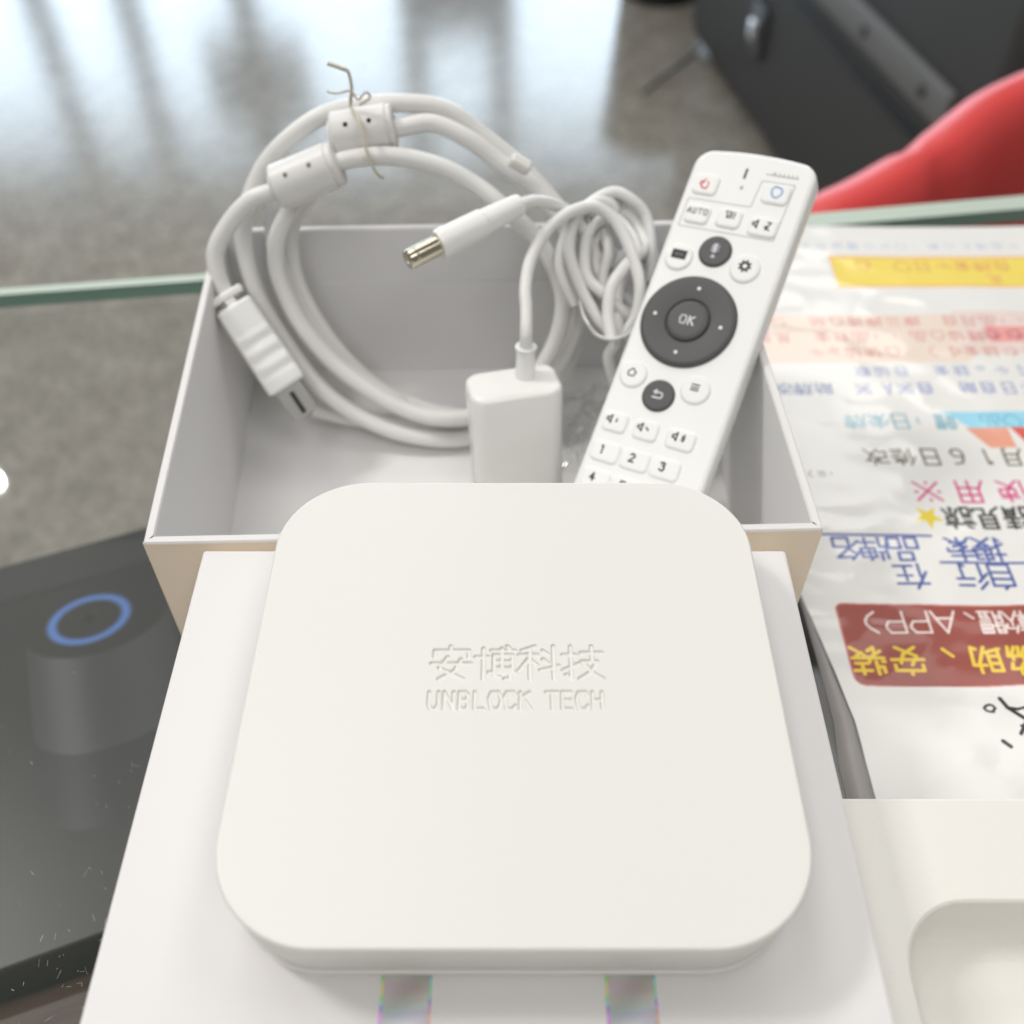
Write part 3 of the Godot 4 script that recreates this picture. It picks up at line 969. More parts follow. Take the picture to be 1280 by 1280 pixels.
func tv_box() -> void:
	var cx := 0.3
	var cz := -110.8
	var t := thing("streaming_box", "square white streaming box with rounded corners and engraved lettering on top", "media box", V(cx, 62.5, cz))
	var top := 18.8
	var ol := rrect(0, 0, 105.4, 106.2, 19.5, 24)
	# slightly squarer, continuous corners
	var s := new_st()
	var prof := []
	for i in 7:
		var a := i / 6.0 * PI / 2
		prof.append(Vector2(0.6 - 0.6 * sin(a), top - 0.6 + 0.6 * cos(a)))
	prof.append(Vector2(1.1, 6.6))
	prof.append(Vector2(1.35, 6.3))
	prof.append(Vector2(3.0, 6.15))
	prism(s, ol, prof, false, true)
	var ring := []
	for i in ol[0].size():
		ring.append(ol[0][i] - ol[1][i] * 0.6)
	var hw := 21.0
	var hd := 12.0
	var hole := []
	for q in [Vector2(hw, hd), Vector2(-hw, hd), Vector2(-hw, -hd), Vector2(hw, -hd)]:
		hole.append(q)
	ring_cap(s, ring, hole, Vector2.ZERO, top)
	var shell := obj("upper_shell", s, m_white_plastic, t)
	# lettering engraved in the top: a fine sheet of real relief that fills the opening in the cap
	var cell := 0.11
	var nx := int(2 * hw / cell)
	var nz := int(2 * hd / cell)
	var dist := PackedFloat32Array()
	dist.resize((nx + 1) * (nz + 1))
	dist.fill(9.0)
	var put = func(g: String, c: Vector2, w: float, h: float, sw: float):
		for line in strokes(g):
			for i in line.size() - 1:
				var a: Vector2 = c + Vector2(line[i].x * w, line[i].y * h)
				var b: Vector2 = c + Vector2(line[i + 1].x * w, line[i + 1].y * h)
				var d := b - a
				var ll := maxf(d.length_squared(), 1e-6)
				for z in range(int((minf(a.y, b.y) - 1.2 + hd) / cell), int((maxf(a.y, b.y) + 1.2 + hd) / cell) + 1):
					for x in range(int((minf(a.x, b.x) - 1.2 + hw) / cell), int((maxf(a.x, b.x) + 1.2 + hw) / cell) + 1):
						if x < 0 or z < 0 or x > nx or z > nz:
							continue
						var p := Vector2(x * cell - hw, z * cell - hd)
						var q := p.distance_to(a + d * clampf((p - a).dot(d) / ll, 0, 1)) - sw / 2
						var at := z * (nx + 1) + x
						dist[at] = minf(dist[at], q)
	# rows lie at z from -118.1 to -109.7 and -107.5 to -102.8
	var big := ["an", "bo", "ke", "ji"]
	for i in 4:
		put.call(G[big[i]], Vector2(-12.5 + i * 8.8, -113.9 - cz), 8.0, 7.8, 0.84)
	var small := "UNBLOCK TECH"
	var wid := 0.0
	for i in small.length():
		if small[i] != " ":
			put.call(G[small[i]], Vector2(-15.5 + i * 2.98 + (-0.75 if i > 7 else 0.0), -105.1 - cz), 2.5, 3.8, 0.74)
	s = new_st()
	var H = func(x: int, z: int) -> float:
		if x <= 0 or z <= 0 or x >= nx or z >= nz:
			return top
		return top - 0.5 * (1.0 - smoothstep(-0.15, 0.1, dist[z * (nx + 1) + x]))
	for z in nz + 1:
		for x in nx + 1:
			var h: float = H.call(x, z)
			var n := V(H.call(x - 1, z) - H.call(x + 1, z), 2.0 * cell, H.call(x, z - 1) - H.call(x, z + 1)).normalized()
			vert(s, V(lerpf(-hw, hw, float(x) / nx), h, lerpf(-hd, hd, float(z) / nz)), n)
	for z in nz:
		for x in nx:
			var a := z * (nx + 1) + x
			for i in [a, a + 1, a + nx + 2, a, a + nx + 2, a + nx + 1]:
				s.add_index(i)
	obj("engraved_lettering", s, m_white_plastic, t)
	s = new_st()
	prism(s, ol, [Vector2(2.6, 4.7), Vector2(1.2, 4.65), Vector2(0.9, 4.3), Vector2(1.2, 2.4), Vector2(1.9, 1.9), Vector2(5.5, 1.7)], true, true)
	obj("lower_shell", s, m_white_plastic, t)
	s = new_st()
	prism(s, ol, [Vector2(1.75, 6.3), Vector2(1.75, 4.6)], false, false)
	obj("seam", s, mat(Color(0.16, 0.155, 0.15), 0.8), t)  # dark wall inside the gap, its shade put into the colour
	s = new_st()
	prism(s, rrect(0, 0, 94, 94, 15, 10), [Vector2(0.5, 1.8), Vector2(0, 0.3), Vector2(0.4, 0.05)], false, true)
	obj("rubber_base", s, mat(Color(0.55, 0.54, 0.52), 0.8), t)

func open_tray() -> void:
	# the outer corners of the open box, front left, front right, back right, back left (x, forward)
	var cor := [Vector2(-90.6, 160.4), Vector2(77.4, 165.0), Vector2(72.0, 304.0), Vector2(-99.5, 299.0)]
	var c := Vector2(-10.2, 232.1)
	var t := thing("open_box", "open white cardboard box bottom holding the cables and remote", "box", V(c.x, 0, -c.y))
	var hgt := 63.2
	var th := 2.4
	var names := ["front_wall", "side_wall", "back_wall", "side_wall"]
	var inn := []
	for i in 4:
		var p: Vector2 = cor[i]
		var a: Vector2 = (cor[(i + 1) % 4] - p).normalized()
		var b: Vector2 = (cor[(i + 3) % 4] - p).normalized()
		inn.append(p + (a + b) * th)
	for i in 4:
		var j := (i + 1) % 4
		var oa: Vector2 = cor[i] - c
		var ob: Vector2 = cor[j] - c
		var ia: Vector2 = inn[i] - c
		var ib: Vector2 = inn[j] - c
		var n := ((oa + ob) / 2 - (ia + ib) / 2).normalized()
		var nn := V(n.x, 0, -n.y)
		var w3 = func(p: Vector2, y: float): return V(p.x, y, -p.y)
		var shrink := n * -0.35
		var s := new_st()
		# outside face
		quad(s, w3.call(oa, 0.1), w3.call(ob, 0.1), w3.call(ob, hgt - 0.5), w3.call(oa, hgt - 0.5), nn)
		var outer := obj(names[i], s, m_warm_lit_front if i == 0 else m_paper, t)
		# rolled rim and inner lining
		s = new_st()
		quad(s, w3.call(oa, hgt - 0.5), w3.call(ob, hgt - 0.5), w3.call(ob + shrink, hgt), w3.call(oa + shrink, hgt), nn + Vector3.UP)
		quad(s, w3.call(oa + shrink, hgt), w3.call(ob + shrink, hgt), w3.call(ib - shrink, hgt), w3.call(ia - shrink, hgt), Vector3.UP)
		quad(s, w3.call(ia - shrink, hgt), w3.call(ib - shrink, hgt), w3.call(ib, hgt - 0.5), w3.call(ia, hgt - 0.5), Vector3.UP - nn)
		obj("rim", s, m_paper, outer)
		s = new_st()
		quad(s, w3.call(ia, 2.2), w3.call(ib, 2.2), w3.call(ib, hgt - 0.5), w3.call(ia, hgt - 0.5), -nn)
		obj("lining", s, m_inner, outer)
		if i == 2:
			# folded flap of the lining: a straight glued edge across the back wall
			s = new_st()
			var f0 := ia.lerp(ib, 0.01) - n * 0.5
			var f1 := ia.lerp(ib, 0.99) - n * 0.5
			quad(s, w3.call(f0, 2.3), w3.call(f1, 2.3), w3.call(f1, 42.0), w3.call(f0, 42.0), -nn)
			quad(s, w3.call(f0, 42.0), w3.call(f1, 42.0), w3.call(f1 + n * 0.4, 42.0), w3.call(f0 + n * 0.4, 42.0), Vector3.UP)
			obj("lining_flap", s, m_inner, outer)
	var s := new_st()
	var q := []
	for i in 4:
		q.append(V(inn[i].x - c.x, 2.2, -(inn[i].y - c.y)))
	quad(s, q[0], q[1], q[2], q[3], Vector3.UP)
	for i in 4:
		q[i].y = 0.1
	quad(s, q[0], q[1], q[2], q[3], Vector3.DOWN)
	obj("bottom_panel", s, m_inner, t)

func foam_insert() -> void:
	var t := thing("foam_insert", "cream foam insert with a rounded recess at the lower right corner", "insert", V(148, 0, -30))
	var fm := grained(mat(Color(0.907, 0.898, 0.873), 0.75), 0.06, 20.0, 0.004, 81)
	var top := 39.0
	var outer := rrect(0, 0, 150, 150.8, 2.2, 4)
	var rc := rrect(-12.5, -0.8, 109, 101.6, 15, 12)
	var s := new_st()
	prism(s, outer, [Vector2(0.8, top), Vector2(0.2, top - 0.3), Vector2(0, top - 1), Vector2(0, 0.2)], false, true)
	var o := []
	for i in outer[0].size():
		o.append(outer[0][i] - outer[1][i] * 0.8)
	var inr := []
	for i in rc[0].size():
		inr.append(rc[0][i] + rc[1][i] * 0.9)
	ring_cap(s, o, inr, Vector2(-12.5, -0.8), top)
	prism(s, rc, [Vector2(-0.9, top), Vector2(-0.25, top - 0.3), Vector2(0, top - 1), Vector2(0.8, top - 11), Vector2(1.4, top - 13.4), Vector2(2.6, top - 15.2), Vector2(4.4, top - 16.4), Vector2(6.6, top - 17)], false, false, true)
	var fl := []
	for i in rc[0].size():
		fl.append(rc[0][i] - rc[1][i] * 6.6)
	for i in fl.size():
		var a: Vector2 = fl[i]
		var b: Vector2 = fl[(i + 1) % fl.size()]
		tri(s, V(-12.5, top - 17, -0.8), V(a.x, top - 17, a.y), V(b.x, top - 17, b.y), Vector3.UP, Vector3.UP, Vector3.UP)
	obj("body", s, fm, t)

func hdmi_cable() -> void:
	var t := thing("video_cable", "coiled thick grey-white video cable leaning on the back of the open box", "cable", V(-30, 2, -262))
	var o := V(-30, 2, -262)
	var main := [V(-91, 54, -269), V(-94, 62, -273), V(-94, 69, -277), V(-89, 76, -281), V(-82, 82, -284), V(-74, 85, -285), V(-63, 89, -287), V(-52, 93, -289), V(-38, 94, -290), V(-24, 91, -290), V(-12, 85, -289), V(-3, 79, -286), V(8, 69, -283), V(15, 58, -279), V(17, 48, -275), V(14, 36, -270), V(6, 25, -264), V(-6, 17, -260), V(-21, 15, -257), V(-38, 18, -259), V(-57, 29, -265), V(-69, 42, -271), V(-75, 53, -277), V(-77, 61, -282), V(-75, 70, -287), V(-67, 80, -292), V(-57, 91, -296), V(-46, 98, -298), V(-35, 98, -300), V(-25, 99, -301), V(-14, 95, -299), V(-4, 88, -297), V(7, 81, -294), V(18, 68, -290), V(23, 54, -285), V(23, 41, -279), V(16, 26, -272), V(4, 13, -264), V(-14, 6, -257), V(-32, 8, -255), V(-50, 13, -258), V(-65, 23, -263), V(-77, 37, -272), V(-85, 51, -280), V(-88, 65, -288), V(-85, 76, -293), V(-79, 86, -298), V(-70, 94, -301), V(-59, 100, -304), V(-47, 102, -306), V(-35, 103, -306), V(-21, 101, -306), V(-9, 93, -304), V(3, 84, -301), V(13, 74, -298), V(23, 61, -293), V(26, 45, -287), V(22, 29, -279), V(11, 13, -270), V(-5, 6.5, -266), V(-24, 6, -264), V(-40, 6.5, -264), V(-58, 8, -265), V(-70, 12, -265)]
	var pts := []
	for p in main:
		pts.append(p - o)
	var s := new_st()
	tube(s, smooth_path(pts, 1.6), 2.85, 18)
	obj("cord", s, m_cable, t)
	s = new_st()
	pts = []
	for p in [V(-39, 15, -265), V(-57, 26, -271), V(-68, 38, -277), V(-74, 49, -283), V(-78, 59, -288), V(-79, 66, -293), V(-77, 74, -296), V(-71, 81, -300), V(-64, 86, -301)]:
		pts.append(p - o)
	tube(s, smooth_path(pts, 1.6), 2.75, 16)
	obj("cord_end", s, m_cable, t)
	s = new_st()
	pts = []
	for p in [V(-15,9,-264), V(-30,11,-266), V(-45,17,-269), V(-57,26,-274), V(-66,37,-280), V(-72,48,-286), V(-74,57,-291), V(-73,66,-295), V(-68,74,-297), V(-61,81,-299)]:
		pts.append(p - o)
	tube(s, smooth_path(pts, 1.6), 2.75, 16)
	obj("cord_loop", s, m_cable, t)
	# two ferrite chokes
	var fer := [[V(-73, 85.6, -285.8), V(-54.5, 92.2, -288.6)], [V(-55.5, 96.2, -298.3), V(-37.5, 98.6, -299.8)]]
	for k in 2:
		s = new_st()
		lathe(s, fer[k][0] - o, fer[k][1] - o, [Vector2(-0.06, 3.0), Vector2(-0.06, 4.6), Vector2(0.0, 5.0), Vector2(0.0, 6.7), Vector2(0.03, 7.1), Vector2(0.93, 7.1), Vector2(0.96, 6.7), Vector2(0.96, 6.4), Vector2(0.98, 6.4), Vector2(0.985, 6.8), Vector2(1.03, 6.7), Vector2(1.06, 6.0), Vector2(1.07, 3.0)], 36)
		var f := obj("ferrite_choke", s, m_cable, t)
		for q in 2:
			var a: Vector3 = fer[k][0].lerp(fer[k][1], 0.28 + 0.4 * q) - o
			var ax: Vector3 = (fer[k][1] - fer[k][0]).normalized()
			var to: Vector3 = (V(0, 254, 0) - fer[k][0])
			to = (to - ax * to.dot(ax)).normalized()
			to = (to + V(0, 0.45, -0.12)).normalized()
			to = (to - ax * to.dot(ax)).normalized()
			s = new_st()
			lathe(s, a + to * 6.4, a + to * 7.2, [Vector2(0, 0.75), Vector2(1, 0.75), Vector2(1, 0.0)], 12)
			obj("pin_hole_shade", s, mat(Color(0.12, 0.11, 0.1) if k == 1 else Color(0.5, 0.49, 0.46), 0.8), f)  # small disc, shade inside the hole put into its colour
	# plug: moulded grip with ridges and a metal tip
	var p0 := V(-90, 54.5, -268) - o
	var p1 := V(-74, 32, -254) - o
	var ax := (p1 - p0).normalized()
	var cam_dir := (V(0, 254, 0) - V(-82, 43, -261)).normalized()
	var upn := (cam_dir - ax * cam_dir.dot(ax)).normalized()
	var sd := ax.cross(upn).normalized()
	var plug := Node3D.new()
	plug.name = "plug"
	plug.transform = Transform3D(Basis(sd, upn, ax), p0 * MM)
	t.add_child(plug, true)
	var L := p0.distance_to(p1)
	s = new_st()
	# grip, wavy towards the tip
	var prev := []
	var steps := 40
	for i in steps + 1:
		var z := L * i / steps
		var hh := 4.4 + (0.28 * sin((z - 10.0) * 1.15) if z > 10.0 and z < 26.5 else 0.0)
		var hw := 6.2 + 0.5 * z / L
		if i == 0 or i == steps:
			hh -= 0.9
			hw -= 0.9
		var ringp := []
		for q in rrect(0, 0, hw * 2, hh * 2, 1.6, 4)[0]:
			ringp.append(V(q.x, q.y, z))
		if prev:
			for j in ringp.size():
				var l := (j + 1) % ringp.size()
				s.set_smooth_group(1)
				for v in [prev[j], prev[l], ringp[l], prev[j], ringp[l], ringp[j]]:
					s.add_vertex(v * MM)
		prev = ringp
	for e in [0.0, L]:
		var ring: Array = rrect(0, 0, 10.6 if e == 0.0 else 11.6, 7.0, 0.9, 4)[0]
		for j in ring.size():
			var l := (j + 1) % ring.size()
			s.set_smooth_group(2 if e == 0.0 else 3)
			var tri3 := [V(0, 0, e), V(ring[j].x, ring[j].y, e), V(ring[l].x, ring[l].y, e)]
			if e == 0.0:
				tri3.reverse()
			for v in tri3:
				s.add_vertex(v * MM)
	s.generate_normals()
	obj("grip", s, m_plug, plug)
	s = new_st()
	bx(s, V(0, 0, -3.2), V(11.6, 7.0, 2.6), 0.7)
	bx(s, V(0, 0, -1.0), V(3.4, 6.4, 2.4), 0.3)
	obj("strain_relief", s, m_plug, plug)
	s = new_st()
	var tipm := mat(Color(0.70, 0.695, 0.68), 0.3, 0.85)
	# hollow metal shell of four thin walls
	bx(s, V(0, 2.1, L + 5.4), V(9.0, 0.4, 11.0), 0.1)
	bx(s, V(0, -2.1, L + 5.4), V(9.0, 0.4, 11.0), 0.1)
	bx(s, V(4.4, 0, L + 5.4), V(0.4, 4.0, 11.0), 0.1)
	bx(s, V(-4.4, 0, L + 5.4), V(0.4, 4.0, 11.0), 0.1)
	obj("metal_tip", s, tipm, plug)
	s = new_st()
	bx(s, V(0, 2.36, L + 6.0), V(1.6, 0.12, 8.0))
	obj("tip_slot_shade", s, mat(Color(0.16, 0.15, 0.14), 0.6), plug)  # slot drawn as a dark strip, shade put into its colour
	# twist tie
	s = new_st()
	tube(s, smooth_path([V(-54, 120, -296), V(-50, 118.5, -296), V(-48.4, 117, -297), V(-48, 112, -297.5), V(-49, 107, -298), V(-48.5, 105.5, -297), V(-46.5, 105, -292), V(-45.5, 104.5, -289), V(-43.6, 98, -284.8), V(-41.6, 92, -284.2), V(-40.2, 89, -286.5)], 0.8), 1.15, 10, true, 0.4)
	tube(s, smooth_path([V(-55, 112, -295), V(-52, 111.6, -294.6), V(-48, 112.2, -295), V(-46, 110, -294), V(-43.6, 111.8, -295), V(-42.6, 109.6, -296), V(-46, 107, -297)], 0.8), 0.35, 6)
	tag(obj("twist_tie", s, mat(Color(0.82, 0.79, 0.72), 0.55), self), "beige twist tie wound round the top of the cable coil", "tie")

func power_adapter() -> void:
	var o := V(2, 2.3, -228)
	var t := thing("power_adapter", "white power adapter with a bundled thin cord inside the open box", "adapter", o)
	var gloss := mat(Color(0.945, 0.94, 0.925), 0.18)
	var s := new_st()
	# rounded block standing on the bottom panel, leaning back a little
	var body := Node3D.new()
	body.name = "body"
	body.transform = Transform3D(Basis.from_euler(Vector3(deg_to_rad(-8), deg_to_rad(13), 0)), Vector3.ZERO)
	t.add_child(body, true)
	prism(s, rrect(0, 0, 28.4, 17, 5.0, 10), [Vector2(1.8, 49.2), Vector2(1.0, 49.0), Vector2(0.3, 48.4), Vector2(0, 47.4), Vector2(0, 2), Vector2(1, 0.6)])
	obj("case", s, gloss, body)
	s = new_st()
	lathe(s, V(4.0, 48.7, -2), V(4.6, 59.5, -2), [Vector2(0, 3.1), Vector2(0.7, 2.85), Vector2(0.92, 2.8), Vector2(0.92, 3.3), Vector2(1, 3.3), Vector2(1.0, 0)], 22)
	obj("boot", s, m_plug, body)
	# the cord
	var bb := body.transform.basis
	var lead := [bb * V(4.5, 59, -2) + o, bb * V(4.75, 64, -2) + o, V(4.2, 69.5, -247), V(4, 72, -252.5), V(5.5, 75, -262), V(10, 79, -271), V(17, 82, -277), V(25, 82, -281), V(31, 79, -280), V(35, 75, -276), V(38, 70, -270), V(40, 64, -264), V(39, 57, -259), V(35, 51, -256)]
	var m1 := [V(45, 58, -276), V(45, 66, -281), V(43, 74, -288), V(38, 79, -290), V(32, 81, -291), V(25, 79, -288), V(20, 77, -282), V(18, 71, -275), V(21, 63, -268), V(27, 55, -261), V(33, 50, -256), V(31, 44, -255), V(33, 36, -252)]
	var m2 := [V(31, 53, -252), V(30, 58, -258), V(31, 64, -264), V(35, 68, -269), V(39, 70, -274), V(37, 73, -281), V(31, 76, -285), V(25, 73, -283), V(23, 69, -276), V(24, 64, -269), V(31, 59, -265), V(37, 54, -263)]
	var m3 := [V(26, 73, -287), V(32, 74, -291), V(40, 70, -290), V(45, 65, -285), V(47, 59, -278), V(45, 53, -272), V(39, 49, -266), V(31, 50, -263), V(24, 56, -269), V(21, 63, -277), V(22, 69, -284), V(28, 72, -287), V(31, 67, -280), V(29, 61, -274), V(31, 54, -265), V(36, 47, -261)]
	var m4 := [V(23, 72, -291), V(29, 66, -287), V(35, 61, -285), V(41, 63, -287), V(46, 58, -284), V(44, 52, -276), V(36, 49, -272), V(29, 54, -276), V(26, 61, -282), V(30, 67, -289), V(36, 76, -293), V(30, 79, -293), V(22, 74, -287), V(19, 64, -280), V(24, 54, -273)]
	var dcc := [V(2, 87.5, -273), V(7, 87, -276), V(14, 83, -280), V(20, 77, -283), V(25, 68, -282), V(29, 60, -279), V(34, 54, -276), V(38, 48, -272)]
	var m5 := [V(34, 36, -254), V(35, 27, -252), V(37, 17, -250), V(40, 9, -246)]
	var m6 := []
	var m7 := []
	for p in m2:
		m6.append(p + V(3.5, -2.5, -7))
	for p in m4:
		m7.append(p + V(-3.5, 0.5, 5))
	for q in [lead, m1, m2, m3, m4, dcc, m5, m6, m7]:
		s = new_st()
		var pts := []
		for p in q:
			pts.append(p - o)
		tube(s, smooth_path(pts, 1.2), 1.9, 14)
		obj("cord", s, m_cable, t)
	# barrel plug
	var a := V(-30.5, 81.8, -252.5) - o
	var b := V(2.5, 87.5, -273.5) - o
	var plug := Node3D.new()
	plug.name = "barrel_plug"
	t.add_child(plug, true)
	s = new_st()
	lathe(s, a, b, [Vector2(0.27, 2.4), Vector2(0.27, 4.2), Vector2(0.30, 4.5), Vector2(0.66, 4.3), Vector2(0.68, 3.9), Vector2(0.97, 3.4), Vector2(1.0, 3.1), Vector2(1.0, 1.9)], 32)
	obj("moulded_boot", s, m_plug, plug)
	s = new_st()
	lathe(s, a, b, [Vector2(0.02, 1.3), Vector2(0.0, 1.5), Vector2(0.0, 2.7), Vector2(0.015, 3.0), Vector2(0.06, 3.05), Vector2(0.065, 2.95), Vector2(0.075, 2.95), Vector2(0.08, 3.05), Vector2(0.27, 3.05)], 32)
	obj("metal_barrel", s, m_chrome, plug)
	s = new_st()
	lathe(s, a, b, [Vector2(0.022, 1.0), Vector2(0.005, 1.1), Vector2(0.005, 1.5)], 32)
	lathe(s, a, b, [Vector2(0.1, 0.0), Vector2(0.1, 1.1), Vector2(0.03, 1.1)], 24)
	obj("tip_ring", s, mat(Color(0.83, 0.82, 0.75), 0.5), plug)
	s = new_st()
	tube(s, smooth_path([V(24, 57, -254), V(26, 55, -252.5), V(29, 54.4, -251), V(32, 54.6, -250.6), V(36, 56, -251)], 0.6), 0.55, 8)
	tube(s, smooth_path([V(36, 56, -251), V(40, 58, -256), V(42, 59, -266), V(38, 60, -276), V(28, 60, -279), V(22, 59, -270), V(22, 58, -260), V(24, 57, -254)], 0.8), 0.55, 8)
	tag(obj("clear_tie", s, mat(Color(0.85, 0.85, 0.83), 0.3), self), "small pale plastic tie round the bundled thin cord", "tie")
	s = new_st()
	bx(s, V(0, 0, 0), V(7, 4, 4), 0.9)
	var clip := obj("cable_clip", s, m_white_plastic, self, V(2.5, 93.5, -286))
	clip.rotation = Vector3(0.3, -0.3, -0.5)
	tag(clip, "tiny white clip on the video cable behind the barrel plug", "clip")

func remote_control() -> void:
	var T := V(74.6, 98.4, -280.6)
	var u := V(0.357, 0.543, -0.76).normalized()
	var r := V(0.868, 0.109, 0.485)
	r = (r - u * r.dot(u)).normalized()
	var n := u.cross(-r).normalized()
	if n.y < 0:
		n = -n
	var L := 148.0
	var t := thing("remote_control", "white remote control with dark round direction pad leaning in the open box", "remote", T - u * L)
	t.transform = Transform3D(Basis(r, n, -u), (T - u * L) * MM)
	var cx := -1.1
	var hwid := 18.9
	# outline: rounded ends, gently bulged top
	var ol := rrect(cx, -L / 2, hwid * 2, L, 5.0, 8)
	for i in ol[0].size():
		var p: Vector2 = ol[0][i]
		var k := 1.0 - pow((p.x - cx) / hwid, 2)
		if p.y < -L + 6:
			p.y -= 1.6 * k
		ol[0][i] = p
	# densify the top edge so that the bulge is round
	var P := []
	var Q := []
	for i in ol[0].size():
		P.append(ol[0][i])
		Q.append(ol[1][i])
		var j: int = (i + 1) % ol[0].size()
		if ol[0][i].distance_to(ol[0][j]) > 15 and ol[0][i].y < -L + 3 and ol[0][j].y < -L + 3:
			for q in range(1, 12):
				var p: Vector2 = ol[0][i].lerp(ol[0][j], q / 12.0)
				p.y = -L - 1.6 * (1.0 - pow((p.x - cx) / hwid, 2))
				P.append(p)
				Q.append(Vector2(0, -1))
	ol = [P, Q]
	var s := new_st()
	prism(s, ol, [Vector2(1.6, 0), Vector2(0.8, -0.18), Vector2(0.25, -0.7), Vector2(0, -1.6), Vector2(-0.1, -5.5), Vector2(0.5, -8.5), Vector2(2.2, -11), Vector2(5, -12.6)])
	obj("body", s, m_remote, t)
	var zt := -L   # local z of the top end
	var B = func(x: float, y: float): return Vector2(x - 1.5, zt + y)
	var cap = func(called: String, outline: Array, hgt: float, m: Material) -> MeshInstance3D:
		var q := new_st()
		hgt *= 0.64
		prism(q, outline, [Vector2(0.9, hgt), Vector2(0.45, hgt - 0.12), Vector2(0.12, hgt - 0.35), Vector2(0, 0.05), Vector2(0, -0.5)], true, false)
		return obj(called, q, m, t)
	var ink = func(parent: Node, g: String, c: Vector2, w: float, h: float, sw: float, y: float, m: Material, called := "icon"):
		var q := new_st()
		ribbons(q, g, c, w, h, sw, y * 0.64 + 0.03 if y > 0.5 and y < 1.5 else y)
		obj(called, q, m, parent)
	var red := mat(Color(0.86, 0.36, 0.40), 0.6)
	var blue := mat(Color(0.55, 0.70, 0.88), 0.6)
	var pale := mat(Color(0.86, 0.86, 0.86), 0.5)
	# frame line round the learning keys: recess shade put into its grey colour
	s = new_st()
	var zone := [Vector2(4.0, 7.0), Vector2(14.0, 6.9), Vector2(13.4, 25.0), Vector2(-16.0, 25.4), Vector2(-16.0, 16.2), Vector2(3.4, 15.8)]
	for i in 6:
		var a: Vector2 = B.call(zone[i].x, zone[i].y)
		var b: Vector2 = B.call(zone[(i + 1) % 6].x, zone[(i + 1) % 6].y)
		var d := (b - a).normalized()
		var e := Vector2(-d.y, d.x) * 0.2
		quad(s, V(a.x - e.x, 0.05, a.y - e.y), V(a.x + e.x, 0.05, a.y + e.y), V(b.x + e.x, 0.05, b.y + e.y), V(b.x - e.x, 0.05, b.y - e.y), Vector3.UP)
	obj("shaded_frame_line", s, mat(Color(0.78, 0.78, 0.765), 0.6), t)
	var o: MeshInstance3D
	var c: Vector2
	var key = func(x: float, y: float, w: float, h: float) -> Array:
		var p: Vector2 = B.call(x, y)
		return rrect(p.x, p.y, w, h, 1.8, 6)
	# top keys
	o = cap.call("power_key", key.call(-12.2, 11.2, 8.0, 7.0), 1.0, m_remote)
	c = B.call(-12.4, 11.2)
	ink.call(o, "7047 4424072a5ebfda d7c4", c, 3.0, 3.0, 0.5, 1.04, red)
	o = cap.call("learning_power_key", key.call(9.4, 10.6, 8.4, 6.8), 1.0, m_remote)
	c = B.call(9.4, 10.2)
	ink.call(o, G["ring"], c, 3.4, 3.4, 0.5, 1.04, blue)
	ink.call(t, "7f70", B.call(-1.6, 5.6), 1.0, 2.8, 0.7, 0.06, m_ink, "indicator_mark")
	ink.call(t, "7079", B.call(-1.3, 10.4), 0.6, 0.8, 0.7, 0.06, mat(Color(0.5, 0.5, 0.5), 0.4), "microphone_hole_dot")  # hole drawn as a flat grey dot, its shade in the colour
	ink.call(t, "0f0fff 303c 404c 606c 808c a0ac c0cc e0ec", B.call(9.4, 4.3), 9.6, 0.9, 0.28, 0.06, mat(Color(0.62, 0.62, 0.62), 0.6), "small_print")
	# second row: source key, menu key, volume key
	o = cap.call("source_key", key.call(-11.4, 21.0, 7.8, 6.4), 1.0, m_remote)
	c = B.call(-11.6, 20.2)
	for i in 4:
		ink.call(o, G[["A", "U", "T", "O"][i]], c + Vector2(-2.5 + i * 1.7, 0), 1.25, 1.7, 0.3, 1.04, m_ink)
	o = cap.call("input_key", key.call(-1.6, 20.6, 7.8, 6.4), 1.0, m_remote)
	c = B.call(-1.6, 19.6)
	ink.call(o, "1060 106f 4c4f 808fb b0bf f0ff 8f8f", c, 2.9, 2.0, 0.36, 1.04, m_ink)
	o = cap.call("learning_volume_key", key.call(9.2, 21.4, 9.0, 6.4), 1.0, m_remote)
	c = B.call(8.6, 20.9)
	ink.call(o, G["speaker"], c + Vector2(-1.4, 0), 2.4, 2.4, 0.45, 1.04, m_ink)
	ink.call(o, "70f0 777f f07f 3aff", c + Vector2(1.6, 0.2), 2.0, 2.4, 0.4, 1.04, m_ink)
	# keyboard, voice and settings keys
	var round = func(called: String, x: float, y: float, rad: float, h: float, m: Material) -> MeshInstance3D:
		var p: Vector2 = B.call(x, y)
		return cap.call(called, circle(p.x, p.y, rad, rad, 40), h, m)
	o = round.call("input_method_key", -12.2, 35.4, 4.4, 1.0, m_remote)
	s = new_st()
	c = B.call(-12.2, 34.7)
	bx(s, V(c.x, 0.66, c.y), V(4.6, 0.08, 2.9))
	obj("icon", s, m_ink, o)
	ink.call(o, "25d5 2ada", c, 3.8, 1.6, 0.2, 1.09, mat(Color(0.5, 0.5, 0.5), 0.6))
	o = round.call("voice_key", -2.0, 31.6, 5.0, 1.2, m_dark_rubber)
	c = B.call(-2.0, 31.4)
	s = new_st()
	tube(s, [V(c.x, 0.86, c.y - 2.1), V(c.x, 0.86, c.y - 1.5), V(c.x, 0.86, c.y + 0.3), V(c.x, 0.86, c.y + 0.8)], func(k): return 1.25 if k > 0.1 and k < 0.9 else 0.7, 14, true, 0.14)
	obj("icon", s, mat(Color(0.93, 0.92, 0.96), 0.5), o)
	ink.call(o, "777f 4faf", c + Vector2(0, 1.6), 2.2, 1.2, 0.42, 1.26, mat(Color(0.9, 0.9, 0.92), 0.5))
	o = round.call("settings_key", 8.3, 35.0, 4.6, 1.0, m_remote)
